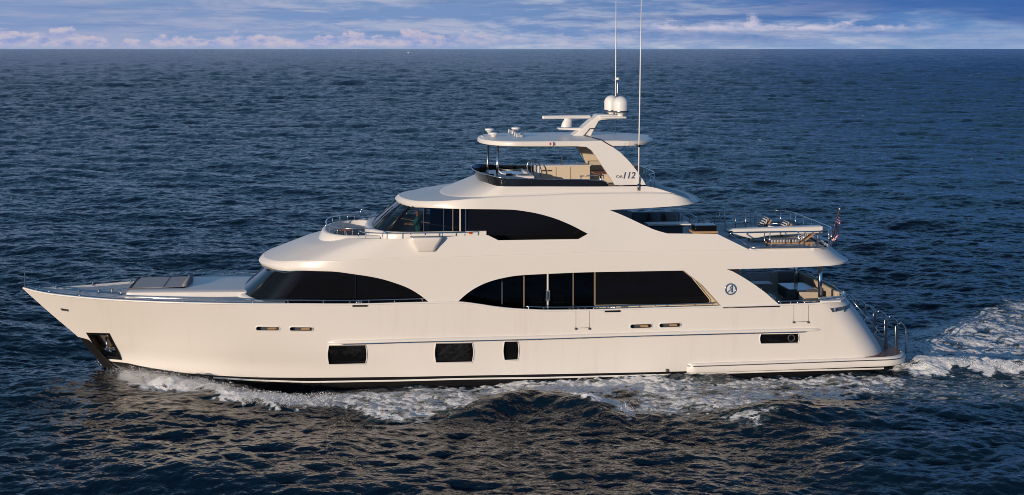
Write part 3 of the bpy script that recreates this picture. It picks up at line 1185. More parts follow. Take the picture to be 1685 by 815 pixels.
# salon glass between the second arch
xs0, xs1 = L(738, 470, -HB1)[0], L(978, 470, -HB1)[0]
sg = MB()
sg.box(xs0, xs1, -HB1, -HB1 + 0.02, 2.2, ZT1)
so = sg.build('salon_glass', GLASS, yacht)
for px, w_, mt in ((826, .02, DGREY), (862, .022, TAN), (901, .03, WHITE2), (943, .018, TAN), (978.5, .03, TAN)):
    x = L(px, 470, -HB1)[0]
    q = MB()
    q.box(x - w_, x + w_, -HB1 - 0.03, -HB1 - 0.003, 2.2, ZT1)
    q.build('window_mullion', mt, so)
for s_, px in ((1, 899), (-1, 904.5)):
    x, z = L(px, 487, -HB1 - 0.06)
    q = MB()
    q.tube([(x, -HB1 - 0.03, z - 0.2), (x, -HB1 - 0.09, z - 0.17), (x, -HB1 - 0.09, z + 0.17), (x, -HB1 - 0.03, z + 0.2)], 0.02, 8)
    q.build('door_handle', STEEL, so)
# aft window with the cream rounded surround
ap = [(979, 440), (1127, 440), (1129, 446.5), (1138, 456), (1152, 473), (1165, 489), (1168.5, 494), (1168, 498), (1163, 500), (979, 503)]
aw = [(*[L(a, b, -HB1 - 0.012)[0]], -HB1 - 0.012, L(a, b, -HB1 - 0.012)[1]) for a, b in ap]
q = MB()
q.prism(aw, (0, 0.02, 0))
awo = q.build('aft_window', GLASSD, yacht, angle=20)
q = MB()
q.tube([(x, y - 0.004, z) for x, y, z in aw[1:]], 0.025, 6)
q.build('window_frame', CREAM, awo, angle=None)
hw = MB()
xm = L(979, 470, -HB1)[0]
hw.box(xm, HX2, -HB1 + 0.01, -HB1 + 0.1, 2.06, ZT1)              # cream wall round the aft window
hw.box(xs0 - 6, HX2, 2.76, 2.86, 2.06, ZT1)                      # starboard wall
hw.box(HX2 - 0.1, HX2 - 0.002, -HB1 + 0.102, 2.758, 2.06, ZT1)   # aft bulkhead
hwo = hw.build('house_wall', CREAM, yacht)
q = MB()
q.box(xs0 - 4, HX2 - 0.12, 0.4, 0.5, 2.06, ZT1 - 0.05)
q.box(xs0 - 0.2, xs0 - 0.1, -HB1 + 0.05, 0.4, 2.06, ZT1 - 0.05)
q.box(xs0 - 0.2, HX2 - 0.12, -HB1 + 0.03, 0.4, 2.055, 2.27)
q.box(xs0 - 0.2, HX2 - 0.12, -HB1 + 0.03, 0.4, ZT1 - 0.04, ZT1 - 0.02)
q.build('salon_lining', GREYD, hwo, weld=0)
# glass doors in the aft bulkhead
q = MB()
q.box(HX2 - 0.001, HX2 + 0.015, -1.6, 1.6, 2.1, 4.15)
q.build('salon_door', GLASSD, yacht)

# ---------------- logo panel that closes the aft arch
lp = [(1124, 444.5), (1193, 442.5), (1206, 447), (1222, 456), (1240, 467.5), (1258, 480.5), (1272, 492.5), (1284, 503.2), (1189, 506), (1172, 487), (1155, 468.5)]
P = side_pts(lp, SB)
q = MB()
q.prism([(x, y + 0.004, z) for x, y, z in P], (0, 0.16, 0))
lpo = q.build('wing_panel', WHITE, yacht, angle=30)
q = MB()
q.prism([(x, -y - 0.004, z) for x, y, z in P], (0, -0.16, 0))
q.build('wing_panel', WHITE, yacht, angle=30)
q = MB()
g0 = side_pts([(1190, 505.6), (1283, 503.4)], SB)
q.tube([(x, y + 0.03, z - 0.02) for x, y, z in g0], 0.035, 6)
q.build('shadow_gap', BLACK, lpo, angle=None)
q = MB()
g0 = side_pts([(703, 499.5), (754, 499.5)], SB)
q.tube([(x, y + 0.03, z) for x, y, z in g0], 0.035, 6)
q.build('shadow_gap', BLACK, lpo, angle=None)
# cream edge seen on the fore side of the panel
q = MB()
e = side_pts([(1124, 444.5), (1155, 468.5), (1172, 487), (1189, 506)], SB)
q.grid([[(x - 0.01, y + 0.02, z) for x, y, z in e], [(x - 0.06, y + 0.20, z) for x, y, z in e], [(x - 0.01, y + 0.30, z) for x, y, z in e]])
q.build('panel_edge', CREAM, lpo, angle=None)
# emblem: ring with a swept peak inside
xc, yc, zc = RS(1202, 476, SB)
q = MB()
rad = 0.205
q.tube([(xc + rad * math.cos(a), yc - 0.01, zc + rad * math.sin(a)) for a in np.linspace(0, 2 * math.pi, 41)[:-1]], 0.028, 8, closed=True)
em = q.build('round_emblem', CHROMEB, yacht, angle=None)
q = MB()
def curve(pts, r):
    t = np.linspace(0, 1, len(pts))
    fx, fz = pchip(t, [p[0] for p in pts]), pchip(t, [p[1] for p in pts])
    tt = np.linspace(0, 1, 18)
    return [(xc + rad * float(fx(a)), yc - 0.015, zc + rad * float(fz(a))) for a in tt], r
for pts, r0 in (([(-0.72, -0.62), (-0.42, -0.45), (-0.12, 0.25), (0.32, 0.72)], 0.015), ([(0.32, 0.72), (0.30, 0.35), (0.28, 0.0), (0.34, -0.55)], 0.018), ([(0.28, -0.62), (0.02, -0.35), (0.05, 0.05), (0.25, 0.15)], 0.011)):
    c_, r_ = curve(pts, r0)
    q.tube(c_, r_, 6)
q.build('emblem_stroke', CHROMEB, em, angle=None)

# ---------------- bridge: cowl, pilothouse
zc1 = L(560, 387.3, -2.15)[1]
cw = MB()
cc = list(np.linspace(L(592, 385, -2.3)[0], L(625, 385, -2.3)[0], 5))
xfo = L(531, 378, 0)[0]
cn = cc[0] - xfo - 0.05
zcf = lambda d: (lambda x: zc1 + d + 0.02 * 0 * x)
crows = [tier_row(xfo - 0.28, cn + 0.28, 2.3, cc, zcf(-0.62), bf=const(2.62)), tier_row(xfo - 0.10, cn + 0.10, 2.3, cc, zcf(-0.22), bf=const(2.46)),
         tier_row(xfo - 0.01, cn + 0.01, 2.3, cc, zcf(-0.04), bf=const(2.38)), tier_row(xfo + 0.04, cn - 0.04, 2.3, cc, zcf(0.0), bf=const(2.33)),
         tier_row(xfo + 0.13, cn - 0.13, 2.3, cc, zcf(0.0), bf=const(2.24)), tier_row(xfo + 0.17, cn - 0.17, 2.3, cc, zcf(-0.05), bf=const(2.2)),
         tier_row(xfo + 0.2, cn - 0.2, 2.3, cc, zcf(-0.75), bf=const(2.17))]
cw.grid(crows).mirror()
cwo = cw.build('bow_lounge_cowl', WHITE, yacht, weld=2e-3, angle=40)
cw = MB()
cap(cw, [p for p in tier_row(xfo + 0.15, cn - 0.15, 2.3, cc, zcf(-0.66), bf=const(2.2))])
cw.build('lounge_floor', DECK, cwo)
# settee round the inside of the lounge
q = MB()
s1 = tier_row(xfo + 0.17, cn - 0.17, 2.3, cc, zcf(-0.30), bf=const(2.19))
s2 = tier_row(xfo + 0.62, cn - 0.62, 2.3, cc, zcf(-0.30), bf=const(1.75))
s3 = tier_row(xfo + 0.64, cn - 0.64, 2.3, cc, zcf(-0.66), bf=const(1.73))
q.grid([s1, s2, s3]).mirror()
q.build('lounge_settee', GREY, yacht, weld=2e-3)

PB = 2.72
xw0, xw1 = L(613, 371.5, 0)[0], L(656, 342, 0)[0]
zw0, zw1 = L(640, 382.5, -PB)[1], L(690, 344.6, -3.2)[1] - 0.03
PXE = L(1003, 370, -PB)[0]
pc = list(np.linspace(-3.4, PXE, 30))
pcb = list(np.linspace(-3.4, L(800, 390, -PB)[0], 14))
pn = -3.5
w0 = tier_row(xw0, pn - xw0, 2.8, pc, lambda x: zw0 + 0 * x, bf=const(PB), n_nose=30)
w1 = tier_row(xw1, pn - xw1 + 0.3, 2.3, pc, lambda x: zw1 + 0 * x, bf=const(PB - 0.1), n_nose=30)
NP = 17
q = MB()
q.grid([w0[:NP + 1], w1[:NP + 1]]).mirror()
pwo = q.build('pilothouse_windscreen', GLASS, yacht, angle=30)
q = MB()
for s_ in (1, -1):
    a, b = Vector(w0[NP]), Vector(w1[NP])
    q = MB()
    q.tube([(a.x, a.y * s_, a.z), (b.x, b.y * s_, b.z)], 0.06, 6)
    q.build('windscreen_pillar', BLACK, pwo, angle=None)
for i in (7,):
    for s_ in (1, -1):
        a, b = Vector(w0[i]), Vector(w1[i])
        q = MB()
        q.tube([(a.x, a.y * s_, a.z), (b.x, b.y * s_, b.z)], 0.03, 6)
        q.build('windscreen_pillar', BLACK, pwo, angle=None)
for i, k in ((10, 1), (5, 1)):                                     # wipers
    a, b = Vector(w0[i]), Vector(w1[i])
    a.y, b.y = a.y * k, b.y * k
    n_ = (b - a).normalized()
    off = Vector((-0.05, -0.02, 0.035))
    c1 = a + off
    c2 = a.lerp(b, 0.62) + off + Vector((0.0, 0.25, 0))
    q = MB()
    q.tube([c1, c2], 0.018, 5)
    q.tube([a.lerp(b, 0.3) + off + Vector((0, 0.32, 0)), a.lerp(b, 0.8) + off + Vector((0, 0.22, 0))], 0.016, 5)
    q.build('wiper', BLACK, pwo, angle=None)
q = MB()
xaw = L(772, 370, -PB)[0]
iw = [i for i in range(NP, len(w0)) if w0[i][0] < xaw + .25]
q.grid([[w0[i] for i in iw], [w1[i] for i in iw]])
xd = L(800, 390, -PB)[0]
zl = L(880, 396, -PB)[1] - 0.15
sgo = q.build('pilothouse_side_glass', GLASS, yacht, angle=30, weld=0)
q = MB()
q.box(xaw, xd, -PB - 0.012, -PB - 0.004, zw0, zw1)
q.box(xd + .001, PXE, -PB - 0.012, -PB - 0.004, zl, zw1)
q.build('bridge_side_window', GLASSD, yacht)
for px, w_, mt in ((697, .012, DGREY), (730, .012, DGREY), (745, .016, TAN), (757, .03, CREAM), (766, .02, DGREY)):
    x = L(px, 365, -PB)[0]
    q = MB()
    q.box(x - w_, x + w_, -PB - 0.035, -PB - 0.008, zw0 - 0.05, zw1)
    q.build('window_mullion', mt, sgo)
# base wall under the windscreen with a rounded lip
q = MB()
xb0 = L(600, 372, 0)[0]
bz = lambda d: (lambda x: zw0 + d + 0 * x)
b0 = tier_row(xb0 + 0.02, pn - xb0, 2.8, pcb, lambda x: WELLZ - 0.2 + 0 * x, bf=const(PB + 0.04), n_nose=30)
b1 = tier_row(xb0, pn - xb0, 2.8, pcb, bz(-0.14), bf=const(PB + 0.08), n_nose=30)
b2 = tier_row(xb0 + 0.05, pn - xb0, 2.8, pcb, bz(-0.03), bf=const(PB + 0.07), n_nose=30)
b3 = tier_row(xb0 + 0.15, pn - xb0 - 0.1, 2.8, pcb, bz(0.005), bf=const(PB + 0.03), n_nose=30)
b4 = tier_row(xw0 - 0.01, pn - xw0, 2.8, pcb, bz(-0.01), bf=const(PB + 0.005), n_nose=30)
q.grid([b0, b1, b2, b3, b4]).mirror()
q.build('pilothouse_base', WHITE, yacht, weld=2e-3, angle=50)
q = MB()
q.box(-2.9, PXE, 2.5, 2.6, WELLZ, zw1 - 0.01)
q.box(PXE - 0.1, PXE, -PB + 0.02, 2.49, BDZ, zw1 - 0.01)
q.box(L(775, 370, 0)[0], L(775, 370, 0)[0] + 0.1, -PB + 0.02, 2.49, WELLZ, zw1 - 0.01)
q.build('pilothouse_lining', GREYD, sgo, weld=0)
x, z = L(773.5, 383.5, -PB - 0.06)
q = MB()
q.box(x - 0.06, x + 0.06, -PB - 0.12, -PB - 0.01, z - 0.045, z + 0.045)
q.build('side_light', ORANGE, yacht, bevel=0.01)

# ---------------- flybridge
zB1 = PW([(653, 331.5, 0), (671, 343.6, -2.3), (700, 344.4, -2.95), (740, 344.6), (837, 345), (873, 349.3), (909, 358.3), (939, 370.3), (967.5, 385)], [(967.5, 385), (985, 365), (1003, 345.8)],
         [(1003, 345.8), (1080, 341.5), (1149, 336.5)])
zB3 = TAB([(657, 320.5, 0), (680, 333, -2.45), (719, 333, -3.0), (766, 329), (814, 325.5), (885, 323), (955, 320), (1040, 319), (1100, 319.3), (1130, 327), (1148, 334.5)], SB)
bx = (L(654, 331.5, 0)[0], L(650, 328, 0)[0], L(657, 320.5, 0)[0])
XB1 = bx[1] + 3.5
XCB = L(835, 330, -3.1)[0]
XEB = PX(1075, 320)
cB = sorted(set([XCB] + [c for c in zB1.corners if XCB + .05 < c < XEB] + list(np.linspace(XCB, XEB, 60))))
xaB1, xaB3 = L(1150, 337, -1.8)[0], L(1149, 334.5, -1.8)[0]
kw = dict(Rc=1.3)
rB0 = tier_row(bx[0], XB1 - bx[0], 2.2, cB, zB1, xaB1 - .03, ins=fore(0.03), **kw)
rB1 = tier_row(bx[0] - 0.05, XB1 - bx[0] + .05, 2.2, cB, lambda x: zB1(x) + 0.05, xaB1, **kw)
rB2 = tier_row(bx[1], XB1 - bx[1], 2.2, cB, lambda x: zB1(x) * .55 + zB3(x) * .45, xaB1, **kw)
rB2b = tier_row(bx[2] - .08, XB1 - bx[2] + .08, 2.2, cB, lambda x: zB3(x) - 0.05, xaB3, **kw)
rB3 = tier_row(bx[2], XB1 - bx[2], 2.2, cB, zB3, xaB3 - .04, ins=0.015, **kw)
x5 = L(723, 310, 0)[0]
zB5 = TAB([(784, 293.5, 0), (791, 300.5, -1.7), (802, 305), (818, 307.3), (900, 307.6), (1000, 307.6), (1060, 307), (1075, 309), (1100, 316), (1130, 326.5), (1146, 333.5)], SB)
x6 = L(784, 294, 0)[0]
n5, n6 = XCB - x5 - 0.3, XCB - x6 - 0.02
zB4 = lambda x: zB3(x) + np.minimum(0.04, np.maximum(zB5(x) - zB3(x), 0) * 0.5 + 0.004)
rB3b = tier_row(bx[2] + .2, XB1 - bx[2] - .2, 2.2, cB, lambda x: zB3(x) + 0.02, xaB3 - .1, ins=0.045, **kw)
rB4 = tier_row(x5, n5, 2.2, cB, zB4, xaB3 - .14, ins=0.10, **kw)
rB4b = tier_row(x5 + .12, n5 - .1, 2.2, cB, lambda x: zB4(x) + 0.05 * np.clip((zB5(x) - zB4(x)) / .3, 0, 1), xaB3 - .16, ins=0.13, **kw)
rB5 = tier_row(x6, n6, 2.15, cB, lambda x: np.maximum(zB5(x), zB4(x) + .004), xaB3 - .2, ins=0.0, bf=lambda x, z: SB(x, z) - 0.10, **kw)
rB6 = tier_row(x6 + .1, n6 - .1, 2.15, cB, lambda x: np.maximum(zB5(x), zB4(x) + .004), xaB3 - .28, bf=lambda x, z: SB(x, z) - 0.20, **kw)
FZ = float(zB5(PX(900, 307))) - 0.30
rB7 = tier_row(x6 + .12, n6 - .12, 2.15, cB, lambda x: np.minimum(zB5(x), FZ) + 0 * x, xaB3 - .3, bf=lambda x, z: SB(x, z) - 0.22, **kw)
fb = MB()
dn = lambda r, d=.006: [(x, y, z - d) for x, y, z in r]
fb.grid([rB0, rB1, rB2, rB2b, rB3])
fb.grid([dn(rB3), rB3b, rB4])
fb.grid([dn(rB4), rB4b, rB5, rB6, rB7])
fb.mirror()
fb.build('flybridge', WHITE, yacht, weld=2e-3, angle=26, wn=True)
fb = MB()
cap(fb, [(x, y, z - 0.002) for x, y, z in rB7])
fb.build('flybridge_floor', DECK, yacht)
fb = MB()
zsf = float(zB1(PX(740, 344.4))) + 0.03
cap(fb, [(x, y, max(zsf, min(z, float(zB1(x)) + 0.03)) if x > bx[0] + 1.5 else zsf) for x, y, z in tier_row(bx[0] + .15, XB1 - bx[0] - .1, 2.2, cB, lambda x: zsf + 0 * x, xaB1 - .3, ins=0.06, **kw)])
fb.build('flybridge_soffit', WHITE2, yacht)
# venturi glass round the front of the flybridge
XV = PX(1005, 300)
zV = TAB([(776, 277, 0), (785, 283.5, -1.6), (800, 289.3), (830, 293.3), (900, 295), (990, 297.3), (996, 299), (1006, 307)], SB)
xv = L(776, 277.5, 0)[0]
bfo = lambda x, z: SB(x, z) - 0.03
vt = tier_row(xv, XCB - xv, 2.15, cB, zV, None, bf=bfo)
vb = [(x, y, z + 0.004) for x, y, z in rB5]
k = [i for i in range(len(vt)) if vt[i][0] <= XV]
q = MB()
q.grid([[vb[i] for i in k], [vt[i] for i in k]])
q.mirror()
vo = q.build('venturi_glass', principled('venturi_tint', (0.010, 0.011, 0.014), 0.06), yacht, angle=40, solid=0.015)
q = MB()
q.tube([vt[i] for i in k], 0.02, 6)
q.mirror().build('venturi_trim', STEEL, vo, angle=None)
q = MB()
for px in (802, 832, 877, 921, 965):
    i = min(k, key=lambda j: abs(vt[j][0] - PX(px, 300)))
    a, b = Vector(vb[i]), Vector(vt[i])
    q = MB()
    q.tube([a + Vector((0, -0.008, 0)), b + Vector((0, -0.012, 0))], 0.012, 5)
    q.build('venturi_seam', BLACK, vo, angle=None)

# ---------------- hardtop
HBt = 2.62
hbf = const(HBt)
zH1 = TAB([(835, 242), (880, 242.2), (960, 242), (1050, 241.2), (1066, 240), (1077, 239)], hbf)
zH2 = TAB([(835, 232.6), (868, 232.5), (960, 231.6), (1050, 231.5), (1074, 231.8)], hbf)
hx = (L(790, 234.5, 0)[0], L(786.5, 230.5, 0)[0], L(792, 225.5, 0)[0])
hc = list(np.linspace(L(860, 235, -HBt)[0], L(1035, 235, -HBt)[0], 30))
hE = L(1079, 233.5, -1.6)[0]
hn = hc[0] - 0.05
def hrow(xf, zf, ins, xa, dz=0):
    return tier_row(xf, hn - xf, 2.25, hc, lambda x: zf(x) + dz, xa, Rc=1.5, ins=ins, bf=hbf)
hr = [hrow(hx[0] + .5, zH1, .5, hE - .5, .03), hrow(hx[0], zH1, 0.07, hE - .1), hrow(hx[0] - .09, zH1, 0.02, hE - .02, 0.03), hrow(hx[1], lambda x: zH1(x) * .45 + zH2(x) * .55, 0.0, hE),
      hrow(hx[2] - .1, zH2, 0.03, hE - .04, -0.03), hrow(hx[2], zH2, 0.08, hE - .12)]
q = MB()
q.grid(hr).mirror()
cap(q, hr[0])
cap(q, hr[-1], n=8, camber=0.06)
hto = q.build('hardtop', WHITE, yacht, weld=2e-3, angle=40, wn=True)
# small round flag badge on its edge
xc, zc = L(908.5, 237, -HBt - .01)
q = MB()
for i, mt in enumerate((0, 1, 2)):
    q.box(xc - .10 + i * .067, xc - .10 + (i + 1) * .067, -HBt - .03, -HBt + .02, zc - .085 + abs(i - 1) * .03, zc + .085 - abs(i - 1) * .03, mt)
q.build('edge_badge', [RED, WHITE2, principled('badge_blue', (0.12, 0.12, 0.3), 0.5)], hto)
# legs
lb = lambda x, z: float(np.interp(z, [7.5, 9.1], [2.93, 2.60]))
lg = [(951.5, 241), (965, 242), (974, 248), (983, 260), (1012, 304.6), (1063, 304.6), (1059, 297), (1048, 281), (1036, 266), (1021, 251), (1006, 240.5), (990, 231.4), (975, 231.8)]
P = side_pts(lg, lb)
for s_ in (1, -1):
    q = MB()
    q.prism([(x, y * s_ - 0.012 * s_, z) for x, y, z in P], (0, 0.34 * s_, 0))
    lo_ = q.build('arch_leg', WHITE, yacht, angle=30, bevel=0.012)
    if s_ == 1:
        q = MB()
        q.tube([(x, y - 0.016, z) for x, y, z in side_pts([(990, 231.2), (1006.5, 240.8)], lb)], 0.02, 5)
        q.build('leg_seam', BLACK, lo_, angle=None)
        q = MB()
        q.tube([(x, y + 0.02, z) for x, y, z in side_pts([(1013, 305.6), (1063, 305.8)], lb)], 0.03, 5)
        q.build('leg_seam', BLACK, lo_, angle=None)
        # warm sunlight on the starboard leg's inside face, painted as a cream sheet
    else:
        q = MB()
        q.prism([(x + .02, -y - 0.36, z) for x, y, z in P[1:-3]], (0, 0.015, 0))
        q.build('leg_lit_face', CREAM, lo_, angle=30)


def text_part(s, px, py, hpx, shear, name, parent, mat, bf, bold=0.0, sx=1.0):
    cu = bpy.data.curves.new(name, 'FONT')
    cu.body = s
    cu.size = 1.0
    cu.shear = shear
    cu.extrude = 0.008
    cu.offset = bold
    o = bpy.data.objects.new(name, cu)
    COL.objects.link(o)
    bpy.context.view_layer.update()
    me = bpy.data.meshes.new_from_object(o.evaluated_get(bpy.context.evaluated_depsgraph_get()))
    bpy.data.objects.remove(o)
    x, y, z = RS(px, py, bf)
    sc = hpx / 0.70 / 42.7
    co = np.zeros(len(me.vertices) * 3)
    me.vertices.foreach_get('co', co)
    co = co.reshape(-1, 3)
    res = np.zeros_like(co)
    for i, (u, v, w) in enumerate(co):
        zz = z + v * sc
        xx = x + u * sc * sx
        res[i] = (xx, -bf(xx, zz) - 0.02 - w * 1.0, zz)
    me.vertices.foreach_set('co', res.ravel())
    me.materials.clear()
    me.materials.append(mat)
    me.update()
    o = bpy.data.objects.new(name, me)
    COL.objects.link(o)
    o.parent = parent
    return o


text_part('OA', 1013.5, 293.2, 5.0, 0.0, 'model_lettering', yacht, principled('lettering_grey', (0.2, 0.21, 0.24), 0.35, metal=0.4), lb, 0.0, 1.05)
text_part('112', 1023, 293.8, 10.5, 0.28, 'model_lettering', yacht, principled('lettering_blue', (0.12, 0.15, 0.21), 0.3, metal=0.5), lb, 0.012, 1.0)

# front poles of the hardtop
for px0, px1, py1, y, mt in ((803.5, 801, 290, 1.55, STEEL_D), (819.5, 817.5, 294, -1.75, STEEL)):
    xa_, za_ = L(px0, 241, y)
    xb_, zb_ = L(px1, py1, y)
    MB().tube([(xa_, y, za_ + .1), (xb_, y, zb_ - .35)], 0.05, 10).build('hardtop_post', mt, yacht, angle=None)

# ---------------- mast, radar, domes
q = MB()
mp = [(940, 226), (952, 217), (984, 189.5), (988, 188.8), (1024, 190.3), (1024, 195.6), (990, 197.8), (985.5, 199.5), (978, 213), (972, 226)]
MP = [(L(a, b, -0.5)[0], -0.5, L(a, b, -0.5)[1]) for a, b in mp]
q.prism(MP, (0, 1.0, 0))
mo = q.build('radar_mast', WHITE, yacht, angle=30, bevel=0.03)
q = MB()
ln = [(960.5, 224.2), (970.5, 212), (978.5, 211.8)]
q.tube([(L(a, b, -.505)[0], -.505, L(a, b, -.505)[1]) for a, b in ln], 0.022, 5)
q.build('mast_seam', BLACK, mo, angle=None)
q = MB()
xm0, zm0 = L(960.5, 224.5, -.52)
xm1, zm1 = L(990, 231.2, -HBt)
q.tube([(xm0, -.52, float(zH2(xm0)) + .075), (xm1, -HBt + .1, float(zH2(xm1)) + .02)], 0.02, 5)
q.build('hardtop_seam', BLACK, hto, angle=None)
q = MB()
xa_, za_ = L(988, 191.5, -.8)
xb_, zb_ = L(1031, 193.8, -.8)
q.box(xa_, xb_, -.85, 1.05, za_ - .10, za_ - 0.02)
q.build('dome_platform', WHITE, mo, bevel=0.03)
for px, y, rw, pyb, pyt in ((1021.5, -.45, 13.8, 189, 158.5), (1006.5, .62, 13.2, 187.5, 157)):
    x, zb_ = L(px, pyb, y)
    zt_ = L(px, pyt, y)[1]
    r = rw / 42.2
    h_ = zt_ - zb_
    dome = empty('satellite_dome', (0, 0, 0), 0, yacht)
    prof = [(0.0, h_)] + [(r * math.sin(a), h_ - r * 0.92 + r * 0.92 * math.cos(a)) for a in np.linspace(0.12, math.pi / 2, 10)] + [(r * 1.0, h_ * .32), (r * .98, h_ * .225)]
    MB().lathe(prof, (x, y, zb_), 32).build('dome_shell', WHITE2, dome, angle=60)
    MB().lathe([(r * .985, h_ * .222), (r * 1.0, h_ * .20), (r * .97, h_ * .15), (r * .9, h_ * .12)], (x, y, zb_), 32).build('dome_band', STEEL_D, dome, angle=60)
    MB().lathe([(r * .9, h_ * .12), (r * .5, h_ * .06), (r * .38, h_ * .0), (r * .38, -.12), (0, -.12)], (x, y, zb_), 24).build('dome_foot', WHITE2, dome, angle=60)
rad_ = empty('radar', (0, 0, 0), 0, yacht)
q = MB()
x0_, z0_ = L(919.5, 211, -.25)
x1_, z1_ = L(962, 211, -.25)
q.prism([(x0_, -.22, z0_ - .0), (x0_, -.22, z0_ - .06), (x1_ + .3, -.30, z0_ - .14), (x1_ + .3, -.30, z0_ - .01)], (0, .5, 0))
q.build('radar_bracket', WHITE, rad_, bevel=0.015)
x, z = L(932, 209.5, 0)
zt_ = L(932, 194.5, 0)[1]
hh = zt_ - z
q = MB()
q.grid([[(x + dx + w * math.cos(a), w * .8 * math.sin(a), z + hh * t) for a in np.linspace(0, 2 * math.pi, 17)[:-1]] for dx, w, t in ((-.0, .22, 0), (.0, .225, .1), (.02, .2, .5), (.07, .17, .8), (.06, .14, .95), (.05, .1, 1.02))], wrap=True)
q.build('radar_pedestal', WHITE2, rad_, angle=60)
q = MB()
xa_, za_ = L(892, 193.3, -.1)
xb_, zb_ = L(973.5, 193.3, -.1)
an = 0.18
cxr, hl = (xa_ + xb_) / 2, (xb_ - xa_) / 2
rows_ = []
for t, kk in ((-1, .55), (-.985, .9), (-.95, 1), (-.4, 1.05), (0, 1.1), (.4, 1.05), (.95, 1), (.985, .9), (1, .55)):
    c0 = Vector((cxr + hl * t, hl * t * an, za_))
    rows_.append([c0 + Vector((0.085 * kk * -math.sin(an) * math.cos(a), 0.085 * kk * math.cos(a), 0.075 * kk * math.sin(a))) for a in np.linspace(0, 2 * math.pi, 15)[:-1]])
q.grid(rows_, wrap=True)
q.add(rows_[0], [list(range(14))])
q.add(rows_[-1], [list(range(14))[::-1]])
q.build('radar_scanner', WHITE2, rad_, angle=50)
# whips and the thick stub
def whip(pxb, pyb, pxt, pyt, y, r0, r1, name='whip_antenna', mt=None, collar=True):
    xa_, za_ = L(pxb, pyb, y)
    xb_, zb_ = L(pxt, pyt, y)
    o = MB().tube([(xa_, y, za_), ((xa_ * 2 + xb_) / 3, y, (za_ * 2 + zb_) / 3), ((xa_ + xb_ * 2) / 3, y, (za_ + zb_ * 2) / 3), (xb_, y, zb_)], [r0, r0 * .85, (r0 + r1) / 2, r1], 8).build(name, mt or WHITE2, yacht, angle=None)
    if collar:
        MB().tube([(xa_, y, za_ - .04), (xa_, y, za_ + .22)], r0 * 1.5, 8).build('antenna_base', STEEL_D, o, angle=None)
    return o
whip(1012.5, 241, 1013.8, 3, 1.9, 0.03, 0.016)
w_ = whip(1050.5, 312, 1055.5, -4, -2.98, 0.032, 0.016)
xa_, za_ = L(1051, 240, -2.9)
MB().tube([(xa_, -2.98, za_ - .05), (xa_, -2.98, za_ + .05)], .06, 8).build('antenna_clamp', BLACK, w_, angle=None)
MB().tube([(xa_, -2.98, za_), (xa_ - .1, -2.4, za_ + .03)], .02, 6).build('antenna_bracket', STEEL_D, w_, angle=None)
whip(1015.6, 165, 1016.6, 128.5, .1, 0.045, 0.035, 'light_mast', STEEL_D, False)
x, z = L(1016.6, 130, .1)
MB().lathe([(0, -.05), (.07, -.04), (.07, .05), (0, .07)], (x, .1, z), 10).build('masthead_light', WHITE2, yacht)
# horns and search lights on the hardtop
def horn(px, py, pyb, y, big, k):
    x, z = L(px, py, y)
    zb_ = float(zH2(x)) + 0.02
    o = empty('search_light' if big else 'air_horn', (0, 0, 0), 0, yacht)
    MB().tube([(x, y, zb_ - .02), (x, y, z)], .045, 8).build('light_stem' if big else 'horn_stem', WHITE2, o, angle=None)
    if big:
        MB().lathe([(0.0, .12), (.10, .10), (.19, .08), (.20, .03), (.12, -.04), (.06, -.12), (0.0, -.13)], (x, y, z), 16).build('light_head', WHITE2, o, angle=50)
    else:
        r_ = [.03, .04, .06, .10]
        MB().tube([(x + .16, y, z), (x, y, z), (x - .08, y - .02, z), (x - .17, y - .03, z + .01)], r_, 12).build('horn_bell', WHITE2, o, angle=50)
        MB().lathe([(0, -.07), (.07, -.06), (.07, .06), (0, .07)], (x + .1, y, z), 10).build('horn_driver', STEEL, o)
horn(805.5, 215, 0, .7, True, 0)
horn(812.5, 222, 0, -.6, True, 0)
horn(843.5, 216, 0, 1.2, False, 0)
horn(849, 213, 0, 1.6, True, 0)
horn(853.5, 221, 0, -.4, False, 0)
horn(857, 224, 0, -.8, False, 0)
# ================================================================== rails
def rail(name, path, posts, r=0.022, pr=0.02, parent=None, mt=None, mirror=True, post_mt=None):
    """a rail tube with each stanchion as a piece of its own; built for both sides"""
    res = []
    for s_ in ((1, -1) if mirror else (1,)):
        P = [(x, y * s_, z) for x, y, z in path]
        o = MB().tube(P, r, 7).build(name, mt or STEEL, parent or yacht, angle=None)
        for a, b in posts:
            MB().tube([(a[0], a[1] * s_, a[2]), (b[0], b[1] * s_, b[2])], pr, 6).build('stanchion', post_mt or STEEL, o, angle=None)
        res.append(o)
    return res


def on(px, py, bf):
    return RS(px, py, bf)


def fine(pts, n=6):
    """a rounded run through the given points"""
    P = [Vector(p) for p in pts]
    t = np.cumsum([0] + [(P[i + 1] - P[i]).length for i in range(len(P) - 1)])
    f = [pchip(t, [p[k] for p in P]) for k in range(3)]
    tt = np.linspace(0, t[-1], n * len(P))
    return [tuple(float(g(a)) for g in f) for a in tt]


hin = lambda d: (lambda x, z: max(hb(x, z) - d, 0.03))
h6 = hin(0.06)


def sheer_rail(pxs, h, name='deck_rail'):
    """rail along the bulwark top between photo columns"""
    (p0, q0), (p1, q1) = pxs[0], pxs[-1]
    xa, xb = on(p0, q0, h6)[0], on(p1, q1, h6)[0]
    xs = np.linspace(xa, xb, 40)
    return [(x, -h6(x, float(SHEER(x))), float(SHEER(x)) + h(x)) for x in xs]


def post_at(px, h):
    x = on(px, 500, h6)[0]
    z = float(SHEER(x))
    return ((x, -h6(x, z), z), (x, -h6(x, z), z + h))


